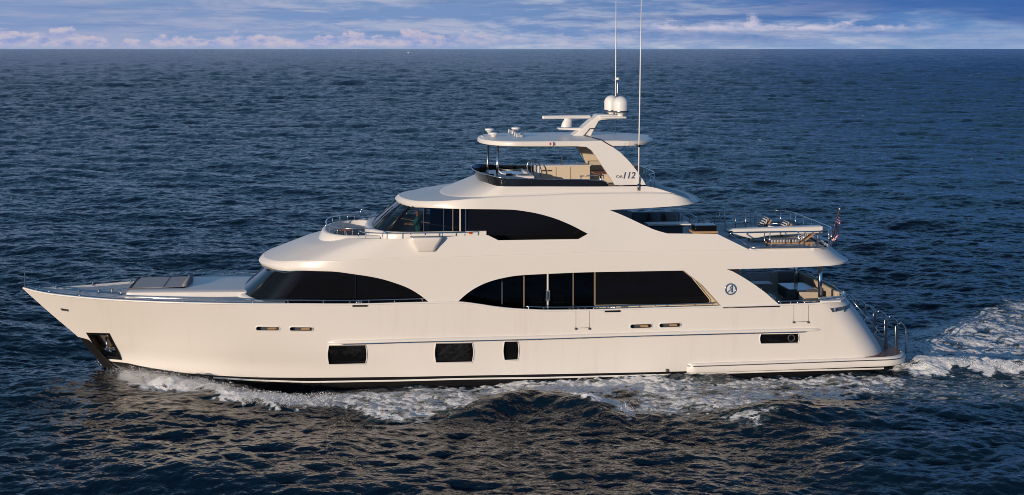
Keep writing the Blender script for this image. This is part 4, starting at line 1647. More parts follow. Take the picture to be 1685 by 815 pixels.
rp = sheer_rail([(44, 478), (698, 497)], lambda x: 0.12 + 0.05 * float(np.clip((x + 18.7) / 1.5, 0, 1)))
rail('bow_rail', rp, [post_at(px, 0.16) for px in (62, 84, 132, 186, 243, 301, 359, 416, 474, 532, 576, 607, 649, 695)])
rp = sheer_rail([(865, 509), (1176, 502)], lambda x: 0.15)
rail('side_rail', rp, [post_at(px, 0.15) for px in (870, 895, 938, 952, 963, 977, 991, 1003, 1012, 1032, 1078, 1125, 1172)])
rp = sheer_rail([(1281, 500), (1376, 497)], lambda x: 0.15)
e0 = rp[-1]
rp = rp + [(e0[0] + .25, e0[1] + .10, e0[2] + .02), (e0[0] + .42, e0[1] + .45, e0[2] + .03), (e0[0] + .45, e0[1] + .8, e0[2] + .03)]
rail('cockpit_rail', rp, [post_at(px, 0.15) for px in (1284, 1301, 1312, 1324, 1341, 1350, 1370)], r=0.028)
for xa, xb_ in ((580, 604), (995, 1020)):                       # black boarding pads on the sheer
    P = side_pts([(xa, 502.2 if xa < 700 else 511.2), (xb_, 502 if xa < 700 else 510.8), (xb_, 504.6 if xa < 700 else 513.4), (xa, 504.8 if xa < 700 else 513.8)], hb)
    MB().prism([(x, y - 0.05, z) for x, y, z in P], (0, 0.06, 0)).build('boarding_pad', BLACK, yacht, angle=20)
    for k in (.3, .45, .6):
        px = xa + (xb_ - xa) * k
        a, b = post_at(px, .16)
        MB().tube([a, b], .025, 6).build('gate_post', STEEL, yacht, angle=None)

# pilothouse side deck rail
sbi = lambda x, z: SB(x, z) - 0.05
tp = [on(px, py, sbi) for px, py in ((590, 379.5), (602, 382.8), (636, 384), (676, 383.6), (728, 383), (766, 381.5))]
bt = [on(px, py, sbi) for px, py in ((590, 391), (602, 392.5), (637, 393.6), (676, 393.2), (700, 392.6), (728, 390.6), (765, 388.3))]
def top_z(x):
    return float(np.interp(x, [p[0] for p in tp], [p[2] for p in tp]))
rail('side_deck_rail', fine(tp), [(b, (b[0], b[1], top_z(b[0]))) for b in bt])
# lounge rail round the cowl
lr = [(x, y, z + 0.27) for x, y, z in crows[4]][:-2]
lrm = [(x, -y, z) for x, y, z in lr[::-1]] + lr[1:]
pi_ = [2, 9, 14, 18, 21]
rail('lounge_rail', lrm, [((crows[4][i][0], crows[4][i][1] * s_, crows[4][i][2]), (lr[i][0], lr[i][1] * s_, lr[i][2])) for i in pi_ for s_ in (1, -1)], mirror=False)

# boat deck rails: two hoops a side, a low bar, and the run round the stern
zt0 = float(zA4(PX(1300, 411)))
yb0 = 0.07
sbr = lambda x, z: SB(x, z) - yb0
q1 = [on(px, py, sbr) for px, py in ((1233.6, 407), (1203, 387), (1201, 385.2), (1204, 383), (1216, 382.6), (1308, 381), (1312, 381.4), (1314.6, 384), (1314.8, 392), (1315, 407))]
rail('boat_deck_rail', q1, [(on(px, 407, sbr), on(px, 382, sbr)) for px in (1258, 1267)], r=0.026)
q2 = [on(px, py, sbr) for px, py in ((1323, 407), (1323, 386), (1325.5, 381.5), (1340, 381), (1350, 380.6))]
cx_ = q2[-1]
arc = []
xs2 = L(1362, 381, -2.0)[0]
for k in range(1, 9):
    a = k / 8 * math.pi / 2
    arc.append((cx_[0] + (xs2 - cx_[0]) * math.sin(a), cx_[1] + 1.2 * (1 - math.cos(a)), cx_[2] + .02))
half = q2 + arc
full = half + [(x, -y, z) for x, y, z in half[::-1]]
pst = []
for k in (3, 6, 8):
    x, y, z = arc[k - 1]
    pst += [((x, y * s_, zt0 - .05), (x, y * s_, z)) for s_ in (1, -1)]
for y in (-1.0, 0.0, 1.0):
    pst.append(((xs2, y, zt0 - .05), (xs2, y, arc[-1][2])))
rail('stern_rail', full, pst, r=0.026, mirror=False)
lowb = [on(px, 407, sbr) for px in (1233.6, 1258, 1290, 1320, 1350)] 
za_ = lowb[0][2]
lowb += [(x, y, za_) for x, y, z in arc]
lowf = lowb + [(x, -y, z) for x, y, z in lowb[::-1]]
rail('low_rail', lowf, [((p[0], p[1] * s_, p[2] - .14), (p[0], p[1] * s_, p[2])) for p in [on(px, 407, sbr) for px in (1245, 1273, 1307, 1330)] for s_ in (1, -1)], mirror=False)
# stair hoops seen past the fly deck
for pxa, pxb, y, pt in ((1122, 1135, 1.9, 352.5), (1150, 1171, 1.5, 355), (1176, 1244, 2.75, 350)):
    a, b = L(pxa, pt, y), L(pxb, pt, y)
    P = [(a[0], y, BDZ), (a[0], y, a[1] - .1), (a[0] + .1, y, a[1]), (b[0] - .1, y, b[1]), (b[0], y, b[1] - .1), (b[0], y, BDZ)]
    n_ = max(1, int((b[0] - a[0]) / .45))
    rail('stair_rail', P, [((a[0] + (b[0] - a[0]) * k / n_, y, BDZ), (a[0] + (b[0] - a[0]) * k / n_, y, a[1])) for k in range(1, n_)], mirror=False, mt=STEEL_D, post_mt=STEEL_D)

# flybridge aft rail and inside grab rails
zr_, zf_ = L(1073, 284, -1.8)[1], L(1073, 301, -1.8)[1]
xr_ = L(1073, 290, -1.8)[0]
P = [(xr_ - .9, -2.55, zr_), (xr_ - .2, -2.45, zr_), (xr_ + .05, -2.0, zr_), (xr_ + .12, -1, zr_), (xr_ + .12, 0, zr_), (xr_ + .12, 1, zr_), (xr_ + .05, 2.0, zr_), (xr_ - .2, 2.45, zr_), (xr_ - .9, 2.55, zr_)]
rail('flybridge_rail', fine(P, 4), [((p[0], p[1], zf_ - .2), p) for p in (P[2], P[3], P[4], P[5], P[6], P[1], P[7])], mirror=False)
P2 = [(x, y, z - .22) for x, y, z in P]
rail('flybridge_rail', fine(P2, 4), [], mirror=False, r=.016)
for dx, y in ((0, .25), (.28, -.15)):
    a, b = L(868 + dx * 24, 266, y), L(884 + dx * 10, 278, y)
    P = [(a[0] + .15, y, FZ + .05), (a[0] - .02, y, a[1] - .25), (a[0] + .02, y, a[1] - .03), (a[0] + .15, y, a[1] + .02), (a[0] + .3, y, a[1] - .1), (b[0] + .12, y, b[1] - .25), (b[0] + .12, y, FZ + .05)]
    rail('grab_rail', fine(P, 5), [], mirror=False, r=.024)
a, b = L(954, 290, -2.3), L(994, 289, -2.3)
rail('seat_rail', [(a[0], -2.3, a[1]), (b[0], -2.3, b[1])], [((x, -2.3, FZ), (x, -2.3, a[1])) for x in (a[0] + .05, b[0] - .02, b[0] - .1)], mirror=False)

# stern stair hoops and the hand rail over the hull shoulder
YS = -1.75
for (xl, yl), (xr, yr), ybt in (((1424, 502), (1440.5, 508), 548), ((1444, 511), (1459, 518.5), 581), ((1463, 520), (1477, 528), 584), ((1480, 530.5), (1490.5, 538), 586)):
    a, b = L(xl, yl, YS), L(xr, yr, YS)
    bot = L(xr, ybt, YS)
    P = [(a[0], YS, a[1] - .12), (a[0] + .03, YS, a[1] - .01), (a[0] + .08, YS, a[1]), (b[0] - .07, YS, b[1] + .02), (b[0] - .01, YS, b[1] - .05), (b[0], YS, b[1] - .15), (b[0], YS, bot[1])]
    o = rail('boarding_rail', P, [], mirror=True, r=.03)
    if xr < 1485:
        for s_, ob in zip((1, -1), o):
            MB().box(b[0] - .11, b[0] + .03, YS * s_ - .03, YS * s_ + .03, bot[1], b[1] - .2).build('rail_post', STEEL_D, ob, bevel=.01)
YH = -2.55
a, b = L(1398, 489.5, YH), L(1453, 554, YH)
st_ = []
for t in (.22, .52, .84):
    x, z = a[0] + (b[0] - a[0]) * t, a[1] + (b[1] - a[1]) * t
    st_.append(((x - .16, YH, z - .14), (x, YH, z)))
rail('quarter_rail', [(a[0], YH, a[1]), (b[0], YH, b[1])], st_)
x, z = L(1483, 583, -2.6)
MB().lathe([(.07, -.1), (.05, 0), (.05, .12), (.08, .15), (0, .17)], (x, -2.6, z), 10).build('bollard', STEEL_D, yacht)
# ================================================================== fixed furniture
q = MB()
xb_ = L(1330, 480, 0)[0]
xe_ = L(1364, 480, 0)[0]
CK = DOCKZ
q.box(xb_, xe_ - .35, -2.35, 2.35, CK + .005, CK + .42)
so_ = q.build('cockpit_sofa', WHITE2, yacht, bevel=.03)
MB().box(xb_ - .03, xe_ - .55, -2.3, 2.3, CK + .42, CK + .56).build('seat_cushion', BEIGE, so_, bevel=.04)
MB().box(xe_ - .55, xe_ - .35, -2.3, 2.3, CK + .5, CK + .98).build('back_cushion', BEIGE, so_, bevel=.05)
x0_, x1_ = L(1284, 462, 2.2)[0], L(1334, 462, 2.2)[0]
q = MB()
q.box(x0_, x1_, 1.7, 2.6, CK + .005, CK + .42)
so2 = q.build('cockpit_bench', DGREY, yacht, bevel=.03)
MB().box(x0_, x1_, 1.68, 2.3, CK + .42, CK + .55).build('seat_cushion', GREY, so2, bevel=.04)
MB().box(x0_, x1_, 2.35, 2.58, CK + .5, CK + .98).build('back_cushion', GREY, so2, bevel=.05)
x0_, x1_ = L(1318, 485, -1.9)[0], L(1352, 485, -1.9)[0]
q = MB()
q.box(x0_, x1_, -2.2, -1.5, CK + .005, CK + .45)
so3 = q.build('cockpit_bench', WHITE2, yacht, bevel=.03)
MB().box(x0_ + .02, x1_, -2.18, -1.52, CK + .45, CK + .58).build('seat_cushion', BEIGE, so3, bevel=.04)
MB().box(x0_ + .02, x1_, -1.68, -1.5, CK + .5, CK + .86).build('back_cushion', BEIGE, so3, bevel=.04)
x0_, x1_ = L(1264, 485, -1.6)[0], L(1273, 485, -1.6)[0]
MB().box(x0_, x1_, -1.9, -1.2, CK + .005, CK + .75).build('wet_bar', WHITE2, yacht, bevel=.03)
# posts that carry the overhang
for px, y in ((1309.5, 1.4), (1349.5, -2.75)):
    x = L(px, 465, y)[0]
    MB().tube([(x, y, CK + (.6 if y < 0 else 0)), (x, y, float(zA1(x)) + .12)], .085, 14).build('overhang_post', STEEL, yacht, angle=None)
# white cap of the quarter bulwark
q = MB()
cp = [flat(px, py, float(SHEER(PX(1380, 496, hb))) + .05) for px, py in ((1346, 489), (1392, 486.5), (1391, 490.5), (1384, 494.5), (1352, 495.5))]
q.prism([(x, y, z) for x, y, z in cp], (0, 0, -.08))
q.build('quarter_cap', WHITE2, yacht, bevel=.02)

# flybridge: bar cabinet, jacuzzi, helm console, settee
ybar = 0.1
xa_, zt_ = L(881.5, 273.2, ybar)
xb_ = L(971, 273, ybar)[0]
bo = MB().box(xa_ + .18, xb_, ybar, ybar + .75, FZ, zt_ - .03).build('bar_cabinet', CREAM, yacht, bevel=.015)
MB().box(xa_ + .16, xb_ + .03, ybar - .03, ybar + .8, zt_ - .03, zt_ + .01).build('bar_top', WHITE2, bo, bevel=.01)
MB().box(xa_, xa_ + .17, ybar - .02, ybar + .7, FZ, zt_ + .01).build('bar_end_panel', WHITE2, bo, bevel=.03)
for px in (915, 939):
    x = L(px, 280, ybar)[0]
    MB().box(x - .01, x + .01, ybar - .006, ybar, FZ + .05, zt_ - .05).build('door_gap', DGREY, bo)
for px in (894, 905):
    x, z = L(px, 281, ybar)
    MB().box(x - .11, x + .09, ybar - .008, ybar, z - .03, z + .03).build('vent_grille', GREYD, bo)
x, z = L(924.5, 272, ybar + .4)
MB().tube([(x, ybar + .4, zt_), (x, ybar + .4, zt_ + .3), (x - .03, ybar + .3, zt_ + .33)], [.03, .025, .02], 8).build('tap', STEEL, bo, angle=None)
yj = -1.35
xa_, zt_ = L(797, 289.5, yj)
xb_ = L(880, 292, yj)[0]
q = MB()
jo = MB().box(xa_ + .3, xb_, yj, 1.4, FZ, zt_ - .02).build('spa_tub_surround', WHITE2, yacht, bevel=.05)
q.tube([(xa_ + .75, yj + .3, zt_), (xb_ - .25, yj + .3, zt_), (xb_ - .25, 1.1, zt_), (xa_ + .75, 1.1, zt_)], .06, 8, closed=True)
q.build('spa_rim', WHITE2, jo, angle=None)
MB().box(xa_ + .8, xb_ - .3, yj + .35, 1.05, zt_ - .018, zt_ - .012).build('spa_water', principled('spa_water', (.12, .22, .26), .05), jo)
for px, py in ((807, 286), (837.5, 287.5)):
    x, z = L(px, py, yj + .2)
    MB().box(x - .13, x + .13, yj + .12, yj + .3, zt_ - .02, zt_ + .06).build('instrument_panel', BLACK, jo, bevel=.01)
x0_, x1_ = L(812, 281, 1.9)[0], L(872, 281, 1.9)[0]
MB().box(x0_, x1_, 1.55, 2.3, FZ, L(840, 282, 1.55)[1]).build('sun_bench', BEIGE, yacht, bevel=.05)
x0_, x1_ = L(972, 281, 1.2)[0], L(1040, 281, 1.2)[0]
sf = MB().box(x0_, x1_, .6, 2.2, FZ, FZ + .42).build('flybridge_settee', CREAM, yacht, bevel=.04)
MB().box(x0_, x1_, 1.9, 2.25, FZ + .42, FZ + .85).build('back_cushion', BEIGE, sf, bevel=.05)
MB().box(x1_ - .3, x1_, -1.2, 1.9, FZ + .42, FZ + .85).build('back_cushion', BEIGE, sf, bevel=.05)

# boat deck: bar counter, settee, hatch box, davit
yb_ = -1.2
xa_, zt_ = L(1066, 369.5, yb_)
xb_ = L(1137.5, 369, yb_)[0]
co = MB().box(xa_, xb_, yb_, yb_ + .75, zt_ - .06, zt_).build('bar_counter', WHITE2, yacht, bevel=.015)
MB().box(xa_ + .2, xb_ - .3, yb_ + .25, yb_ + .5, BDZ, zt_ - .06).build('counter_base', DGREY, co)
x0_, x1_ = L(1046, 362, 1.8)[0], L(1124, 362, 1.8)[0]
st2 = MB().box(x0_, x1_, 1.5, 2.9, BDZ, BDZ + .42).build('boat_deck_settee', WHITE2, yacht, bevel=.04)
MB().box(x0_, x1_, 1.48, 2.3, BDZ + .42, BDZ + .56).build('seat_cushion', GREY, st2, bevel=.04)
MB().box(x0_, x1_, 2.35, 2.65, BDZ + .5, BDZ + .95).build('back_cushion', GREY, st2, bevel=.05)
yh = -3.1
xa_, za_ = L(1141.5, 384, yh)
xb_, zt_ = L(1180.5, 371.5, yh)
hb_o = MB().box(xa_ + .05, xb_ - .02, yh + .02, yh + .6, za_ - .3, zt_).build('deck_hatch_box', GLASSD, yacht, bevel=.02)
MB().box(xa_ - .02, xb_ + .03, yh - .02, yh + .66, za_ - .02, za_ + .07).build('hatch_coaming', TEAKL, hb_o, bevel=.01)
MB().box(xa_ + .06, xb_ - .01, yh + .0, yh + .62, zt_ - .012, zt_ + .02).build('hatch_lid', STEEL_D, hb_o, bevel=.01)
yd = -2.35
bm_ = [(1198, 382), (1200, 379.5), (1207, 377.6), (1355, 372.2), (1355, 386), (1314, 387), (1268, 390), (1252, 392), (1233, 393), (1215, 388), (1203, 384.5)]
bm_ = [(1198, 382), (1200, 379.5), (1207, 377.6), (1355, 372.2), (1355, 384), (1314, 385.5), (1264, 388.5), (1250, 391.5), (1236, 393), (1222, 389.5), (1203, 384.5)]
P = [(L(a, b, yd)[0], yd, L(a, b, yd)[1]) for a, b in bm_]
dv = MB().prism(P, (0, .42, 0)).build('davit_boom', WHITE, yacht, angle=30, bevel=.05)
x, z = L(1350, 380, yd)
MB().tube([(x, yd + .3, BDZ), (x, yd + .3, z)], .06, 10).build('davit_pedestal', STEEL, dv, angle=None)
x, z = L(1202.5, 382.5, yd)
MB().tube([(x, yd - .03, z), (x, yd + .45, z)], .07, 10).build('davit_sheave', BLACK, dv, angle=None)
a = L(1203, 385, yd + .2)
MB().tube([(a[0], yd + .2, a[1]), (L(1216, 394, yd)[0], yd + .2, L(1216, 394, yd)[1]), (L(1262, 389, yd)[0], yd + .2, L(1262, 389, yd)[1])], .014, 5).build('davit_wire', DGREY, dv, angle=None)

# ================================================================== loose things aboard
def at_local(name, x, y, z, label, cat, group=None, rz=0.0):
    return aboard(name, x, y, z, label, cat, group, rz)


# sun loungers on the boat deck
def lounger_mesh(root, back):
    fr = MB().box(-1.0, .95, -.32, .32, .16, .22).build('frame', TEAKL, root, bevel=.01)
    for xx in (-.9, .8):
        for yy in (-.28, .28):
            MB().box(xx - .03, xx + .03, yy - .03, yy + .03, 0, .16).build('leg', TEAKL, root)
    MB().box(-.98, .30, -.30, .30, .22, .34).build('mattress', STRIPE, root, bevel=.03)
    c, s_ = math.cos(back), math.sin(back)
    q = MB()
    q.prism([(.32, -.30, .24), (.32 + .68 * c, -.30, .24 + .68 * s_), (.32 + .68 * c - .1 * s_, -.30, .24 + .68 * s_ + .1 * c), (.32 - .1 * s_, -.30, .24 + .1 * c)], (0, .6, 0))
    q.build('backrest', STRIPE, root, bevel=.03)
    q = MB()
    q.prism([(.34, -.33, .18), (.34 + .72 * c, -.33, .18 + .72 * s_), (.34 + .72 * c + .05 * s_, -.33, .18 + .72 * s_ - .05 * c), (.34 + .05 * s_, -.33, .18 - .05 * c)], (0, .66, 0))
    q.build('backrest_frame', TEAKL, root, bevel=.008)


LG = 'striped sun loungers on the boat deck'
xl_ = L(1302, 398, -1.9)[0]
for y, dx, back, lab in ((-1.75, 0, .62, 'striped teak sun lounger nearest the side rail, half hidden under the white davit boom'),
                         (-.15, -.28, .95, 'striped sun lounger in the middle, only its raised back showing above the davit boom'),
                         (1.15, -.75, .95, 'striped sun lounger farthest from the davit boom, its raised back against the far rail')):
    lounger_mesh(at_local('sun_lounger', xl_ + dx, y, BDZ + .005, lab, 'sun lounger', LG), back)

# dining table in the cockpit
tc_ = [flat(px, py, CK + .78) for px, py in ((1281, 466.2), (1327, 464.8), (1347.6, 477.2), (1302, 478.8))]
mx_, my_ = sum(p[0] for p in tc_) / 4, sum(p[1] for p in tc_) / 4
hx_ = (abs(tc_[1][0] - tc_[0][0]) + abs(tc_[2][0] - tc_[3][0])) / 4
hy_ = abs((tc_[0][1] + tc_[1][1]) - (tc_[2][1] + tc_[3][1])) / 4
tb = at_local('dining_table', mx_, my_, CK + .004, 'long pale glossy dining table in the shaded aft cockpit', 'table')
MB().box(-hx_, hx_, -hy_, hy_, .72, .776).build('table_top', principled('lacquer_table', (.46, .45, .44), .08, coat=.6), tb, bevel=.012)
for dx in (-.5, .5):
    MB().box(dx - .12, dx + .12, -.25, .25, 0, .72).build('table_pedestal', DGREY, tb, bevel=.02)
sx_, sy_, sz_ = flat(1253, 465, CK + .62)
t2 = at_local('side_table', sx_, sy_, CK + .004, 'small white side table beside the saloon door in the aft cockpit', 'table')
MB().box(-.42, .42, -.32, .32, .58, .62).build('table_top', WHITE2, t2, bevel=.012)
MB().tube([(0, 0, 0), (0, 0, .58)], .05, 10).build('table_leg', STEEL, t2, angle=None)


def chair(root, mt):
    MB().box(-.24, .24, -.24, .24, .40, .48).build('seat', mt, root, bevel=.03)
    q = MB()
    q.prism([(-.24, .2, .46), (.24, .2, .46), (.22, .29, .92), (-.22, .29, .92)], (0, .06, 0))
    q.build('backrest', mt, root, bevel=.025)
    for xx in (-.2, .2):
        for yy in (-.2, .2):
            MB().box(xx - .02, xx + .02, yy - .02, yy + .02, 0, .40).build('leg', DGREY, root)


CG = 'dark chairs at the cockpit table'
for i, (dx, lab) in enumerate(((-.75, 'dark chair at the cockpit table, the one nearer the white wing panel'), (.1, 'dark chair at the cockpit table, the one nearer the steel posts'))):
    chair(at_local('cockpit_chair', mx_ + dx, my_ - hy_ - .15, CK + .004, lab, 'chair', CG, math.pi), DGREY)
SG = 'pale dining chairs behind the saloon glass'
for px, lab in ((881, 'pale dining chair behind the saloon glass, left of the white door jamb'), (918, 'pale dining chair behind the saloon glass, right of the white door jamb')):
    x, z = L(px, 492, -2.1)
    chair(at_local('dining_chair', x, -2.1, 2.272, lab, 'chair', SG, math.pi), CREAM)

# pillows
def pillow(name, x, y, z, w, h, mt, lab, group, rz=0, tilt=.35):
    o = at_local(name, x, y, z, lab, 'pillow', group, rz)
    q = MB()
    n_ = 10
    for sgn in (1, -1):
        rows_ = []
        for i in range(n_ + 1):
            u = 2 * i / n_ - 1
            row = []
            for j in range(n_ + 1):
                v = 2 * j / n_ - 1
                t = .09 * ((1 - u ** 4) * (1 - v ** 4)) ** .6
                k = 1 - .07 * (u * u * v * v)
                zz = h / 2 + v * h / 2 * k
                row.append((u * w / 2 * k, sgn * t + zz * tilt, zz * math.sqrt(1 - tilt * tilt)))
            rows_.append(row)
        q.grid(rows_, flip=sgn < 0)
    me = q.mesh(name, mt, angle=None)
    b = bpy.data.objects.new('pillow_cover', me)
    COL.objects.link(b)
    b.parent = o
    return o


PG = 'scatter pillows on the aft deck sofas'
xs_ = L(1336, 464, 2.1)[0]
OCH = principled('ochre_cloth', (.33, .26, .10), .9)
pillow('throw_pillow', L(1330, 464, 1.9)[0] + .12, 1.75, CK + .57, .45, .38, OCH, 'ochre throw pillow in the far corner of the cockpit sofa', PG, -math.pi / 2)
pillow('throw_pillow', L(1330, 464, 1.9)[0] + .10, 1.2, CK + .57, .5, .42, WHITE2, 'large white throw pillow beside the ochre one on the cockpit sofa', PG, -math.pi / 2)
pillow('throw_pillow', L(1330, 464, 1.9)[0] + .10, -.6, CK + .57, .45, .4, PILLOW, 'striped throw pillow on the cockpit sofa, right of the near steel post', PG, -math.pi / 2)
pillow('throw_pillow', L(1105, 363, 2.1)[0], 2.1, BDZ + .565, .6, .42, PILLOW, 'striped throw pillow on the boat deck settee under the flybridge overhang', PG)
pillow('throw_pillow', L(1078, 363, 2.1)[0], 2.1, BDZ + .565, .5, .42, GREY, 'plain grey throw pillow on the boat deck settee under the flybridge overhang', PG)

# cocktail table in the bow lounge
x, y, z = flat(568.5, 381.5, zc1 - .14)
t3 = at_local('cocktail_table', x, y, zc1 - .655, 'small varnished wooden cocktail table in the bow lounge', 'table')
MB().box(-.24, .24, -.35, .35, .60, .65).build('table_top', TEAK, t3, bevel=.015)
MB().tube([(0, 0, 0), (0, 0, .60)], .05, 10).build('table_leg', STEEL, t3, angle=None)
x, z = L(990, 284.5, -.9)
t4 = at_local('deck_table', x, -.7, FZ + .004, 'reddish varnished table beside the flybridge arch leg', 'table')
MB().box(-.32, .42, -.45, .45, z - FZ - .05, z - FZ).build('table_top', TEAK, t4, bevel=.015)
MB().tube([(0, 0, 0), (0, 0, z - FZ - .05)], .05, 10).build('table_leg', STEEL, t4, angle=None)

# anchor in its pocket
an_c = (Vector(PK[0]) + Vector(PK[2])) / 2 - nrm * .16
ux = (Vector(PK[1]) - Vector(PK[0])).normalized()
uz = Vector((0, 0, 1))
def apt(u, v, w=0.0):
    return ux * u + uz * v + nrm * w
aw_ = loc2world(*an_c)
anc = tag(empty('anchor', aw_, TH), 'polished steel anchor stowed in the dark pocket near the waterline at the bow', 'anchor')
MB().tube([apt(-.02, .33), apt(.0, .05), apt(.05, -.12)], [.045, .05, .07], 8).build('shank', STEEL, anc, angle=None)
MB().tube([apt(-.12, -.10, .03), apt(.10, -.16, .03), apt(.26, -.22, .03)], [.07, .10, .06], 8).build('crown', STEEL, anc, angle=None)
for s_ in (-1, 1):
    q = MB()
    q.prism([apt(.05, -.10, .05 * s_ + .02), apt(.30, -.10, .16 * s_ + .04), apt(.34, -.20, .16 * s_ + .04), apt(.10, -.24, .05 * s_ + .02)], nrm * .05)
    q.build('fluke', STEEL, anc, bevel=.01)
MB().tube([apt(-.02 + .05 * math.cos(a), .36 + .06 * math.sin(a)) for a in np.linspace(0, 2 * math.pi, 13)[:-1]], .018, 6, closed=True).build('shackle', STEEL, anc, angle=None)

# ensign hanging limp from its slanted staff
fx, fz = L(1361, 406, -.35)
tx, tz = L(1381.5, 345, -.35)
fo_ = at_local('ensign', fx, -.35, fz, 'american flag hanging limp from a slanted staff at the stern rail', 'flag')
MB().tube([(0, 0, -.1), (tx - fx, 0, tz - fz)], [.022, .016], 7).build('flag_staff', TEAK, fo_, angle=None)
MB().lathe([(0, -.04), (.035, -.02), (.035, .02), (0, .04)], (tx - fx, 0, tz - fz + .03), 10).build('staff_ball', WHITE2, fo_)
FR, FB, FW = principled('flag_red', (.6, .025, .035), .85), principled('flag_blue', (.012, .02, .09), .85), principled('flag_white', (.82, .80, .78), .85)
NU, NV = 40, 39
q = MB()
vs = []
A_, B_ = Vector((tx - fx, 0, tz - fz)) * .97, Vector((tx - fx, 0, tz - fz)) * .32
for j in range(NV + 1):
    v = j / NV
    s0 = A_.lerp(B_, v)
    for i in range(NU + 1):
        u = i / NU
        fold = math.sin(u * 7.5 + v * 1.2)
        drop = u * (.95 - .45 * v) + .02
        vs.append((s0.x - .30 * u * (1 - .55 * v) + .04 * fold * u + .10 * math.sin(u * 3.0) * (1 - v) + .22 * u * u * (1 - v), -.02 + .09 * math.sin(u * 9 + v * 5.0) * min(1, u * 3) + .10 * u * (v - .5), s0.z - drop))
fs, ms = [], []
for j in range(NV):
    for i in range(NU):
        a = j * (NU + 1) + i
        fs.append((a, a + 1, a + NU + 2, a + NU + 1))
        st_i = j * 13 // NV
        if st_i < 7 and i < NU * .4:
            star = (i % 3 == 1) and (j % 4 == (1 if (i // 3) % 2 else 3))
            ms.append(2 if star else 1)
        else:
            ms.append(0 if st_i % 2 == 0 else 2)
q.v, q.f, q.m = [tuple(p) for p in vs], [list(f) for f in fs], ms
q.build('flag_cloth', [FR, FB, FW], fo_, angle=None, weld=0)

# helmsman, seen faintly through the pilothouse glass
def person_at(x, y, z, rz):
    o = aboard('person', x, y, z, 'person in a teal shirt standing at the helm behind the pilothouse glass', 'person', None, rz)
    J = {'hip': (0, 0, .95), 'waist': (0, 0, 1.1), 'chest': (-.02, 0, 1.35), 'neck': (-.02, 0, 1.50), 'chin': (-.03, 0, 1.58), 'head': (-.035, 0, 1.69), 'crown': (-.03, 0, 1.77)}
    E = [('hip', 'waist'), ('waist', 'chest'), ('chest', 'neck'), ('neck', 'chin'), ('chin', 'head'), ('head', 'crown')]
    rad = {'hip': .15, 'waist': .135, 'chest': .16, 'neck': .06, 'chin': .07, 'head': .095, 'crown': .07}
    for s_, n_ in ((1, 'l'), (-1, 'r')):
        J.update({'sh' + n_: (-.02, .19 * s_, 1.43), 'el' + n_: (-.16, .25 * s_, 1.20), 'wr' + n_: (-.40, .18 * s_, 1.22), 'ha' + n_: (-.49, .17 * s_, 1.24),
                  'th' + n_: (0, .10 * s_, .88), 'kn' + n_: (-.03, .11 * s_, .48), 'an' + n_: (0, .11 * s_, .09), 'to' + n_: (-.15, .13 * s_, .04)})
        E += [('chest', 'sh' + n_), ('sh' + n_, 'el' + n_), ('el' + n_, 'wr' + n_), ('wr' + n_, 'ha' + n_), ('hip', 'th' + n_), ('th' + n_, 'kn' + n_), ('kn' + n_, 'an' + n_), ('an' + n_, 'to' + n_)]
        rad.update({'sh' + n_: .075, 'el' + n_: .05, 'wr' + n_: .034, 'ha' + n_: .04, 'th' + n_: .095, 'kn' + n_: .062, 'an' + n_: .045, 'to' + n_: .04})
        for k in range(4):
            f = 'f%d%s' % (k, n_)
            J[f] = (-.56 + .01 * abs(k - 1.5), (.17 - .035 + .023 * k) * s_, 1.22 - .01 * k)
            E.append(('ha' + n_, f))
            rad[f] = .012
        J['tm' + n_] = (-.52, .11 * s_, 1.27)
        E.append(('ha' + n_, 'tm' + n_))
        rad['tm' + n_] = .013
    names = list(J)
    me = bpy.data.meshes.new('body')
    me.from_pydata([J[k] for k in names], [(names.index(a), names.index(b)) for a, b in E], [])
    b = bpy.data.objects.new('body', me)
    COL.objects.link(b)
    md = b.modifiers.new('skin', 'SKIN')
    me.skin_vertices.new(name='') if not me.skin_vertices else None
    for i, k in enumerate(names):
        me.skin_vertices[0].data[i].radius = (rad[k], rad[k])
    me.skin_vertices[0].data[0].use_root = True
    sb_ = b.modifiers.new('smooth', 'SUBSURF')
    sb_.levels = sb_.render_levels = 2
    bpy.context.view_layer.update()
    nm = bpy.data.meshes.new_from_object(b.evaluated_get(bpy.context.evaluated_depsgraph_get()))
    bpy.data.objects.remove(b)
    nm.materials.clear()
    for m in (SKIN, TEAL, BLUE, HAIR):
        nm.materials.append(m)
    for p in nm.polygons:
        c_ = p.center
        p.use_smooth = True
        p.material_index = 0
        if .92 < c_.z < 1.50 and c_.x > -.22:
            p.material_index = 1
        elif c_.z <= .92 and c_.z > .1:
            p.material_index = 2
        elif c_.z <= .1:
            p.material_index = 3
        elif c_.z > 1.72 or (c_.z > 1.6 and c_.x > .01):
            p.material_index = 3
    b = bpy.data.objects.new('body', nm)
    COL.objects.link(b)
    b.parent = o
    return o


x, z = L(684, 357, -1.9)
person_at(x + .1, -1.9, z - 1.48, 0.0)
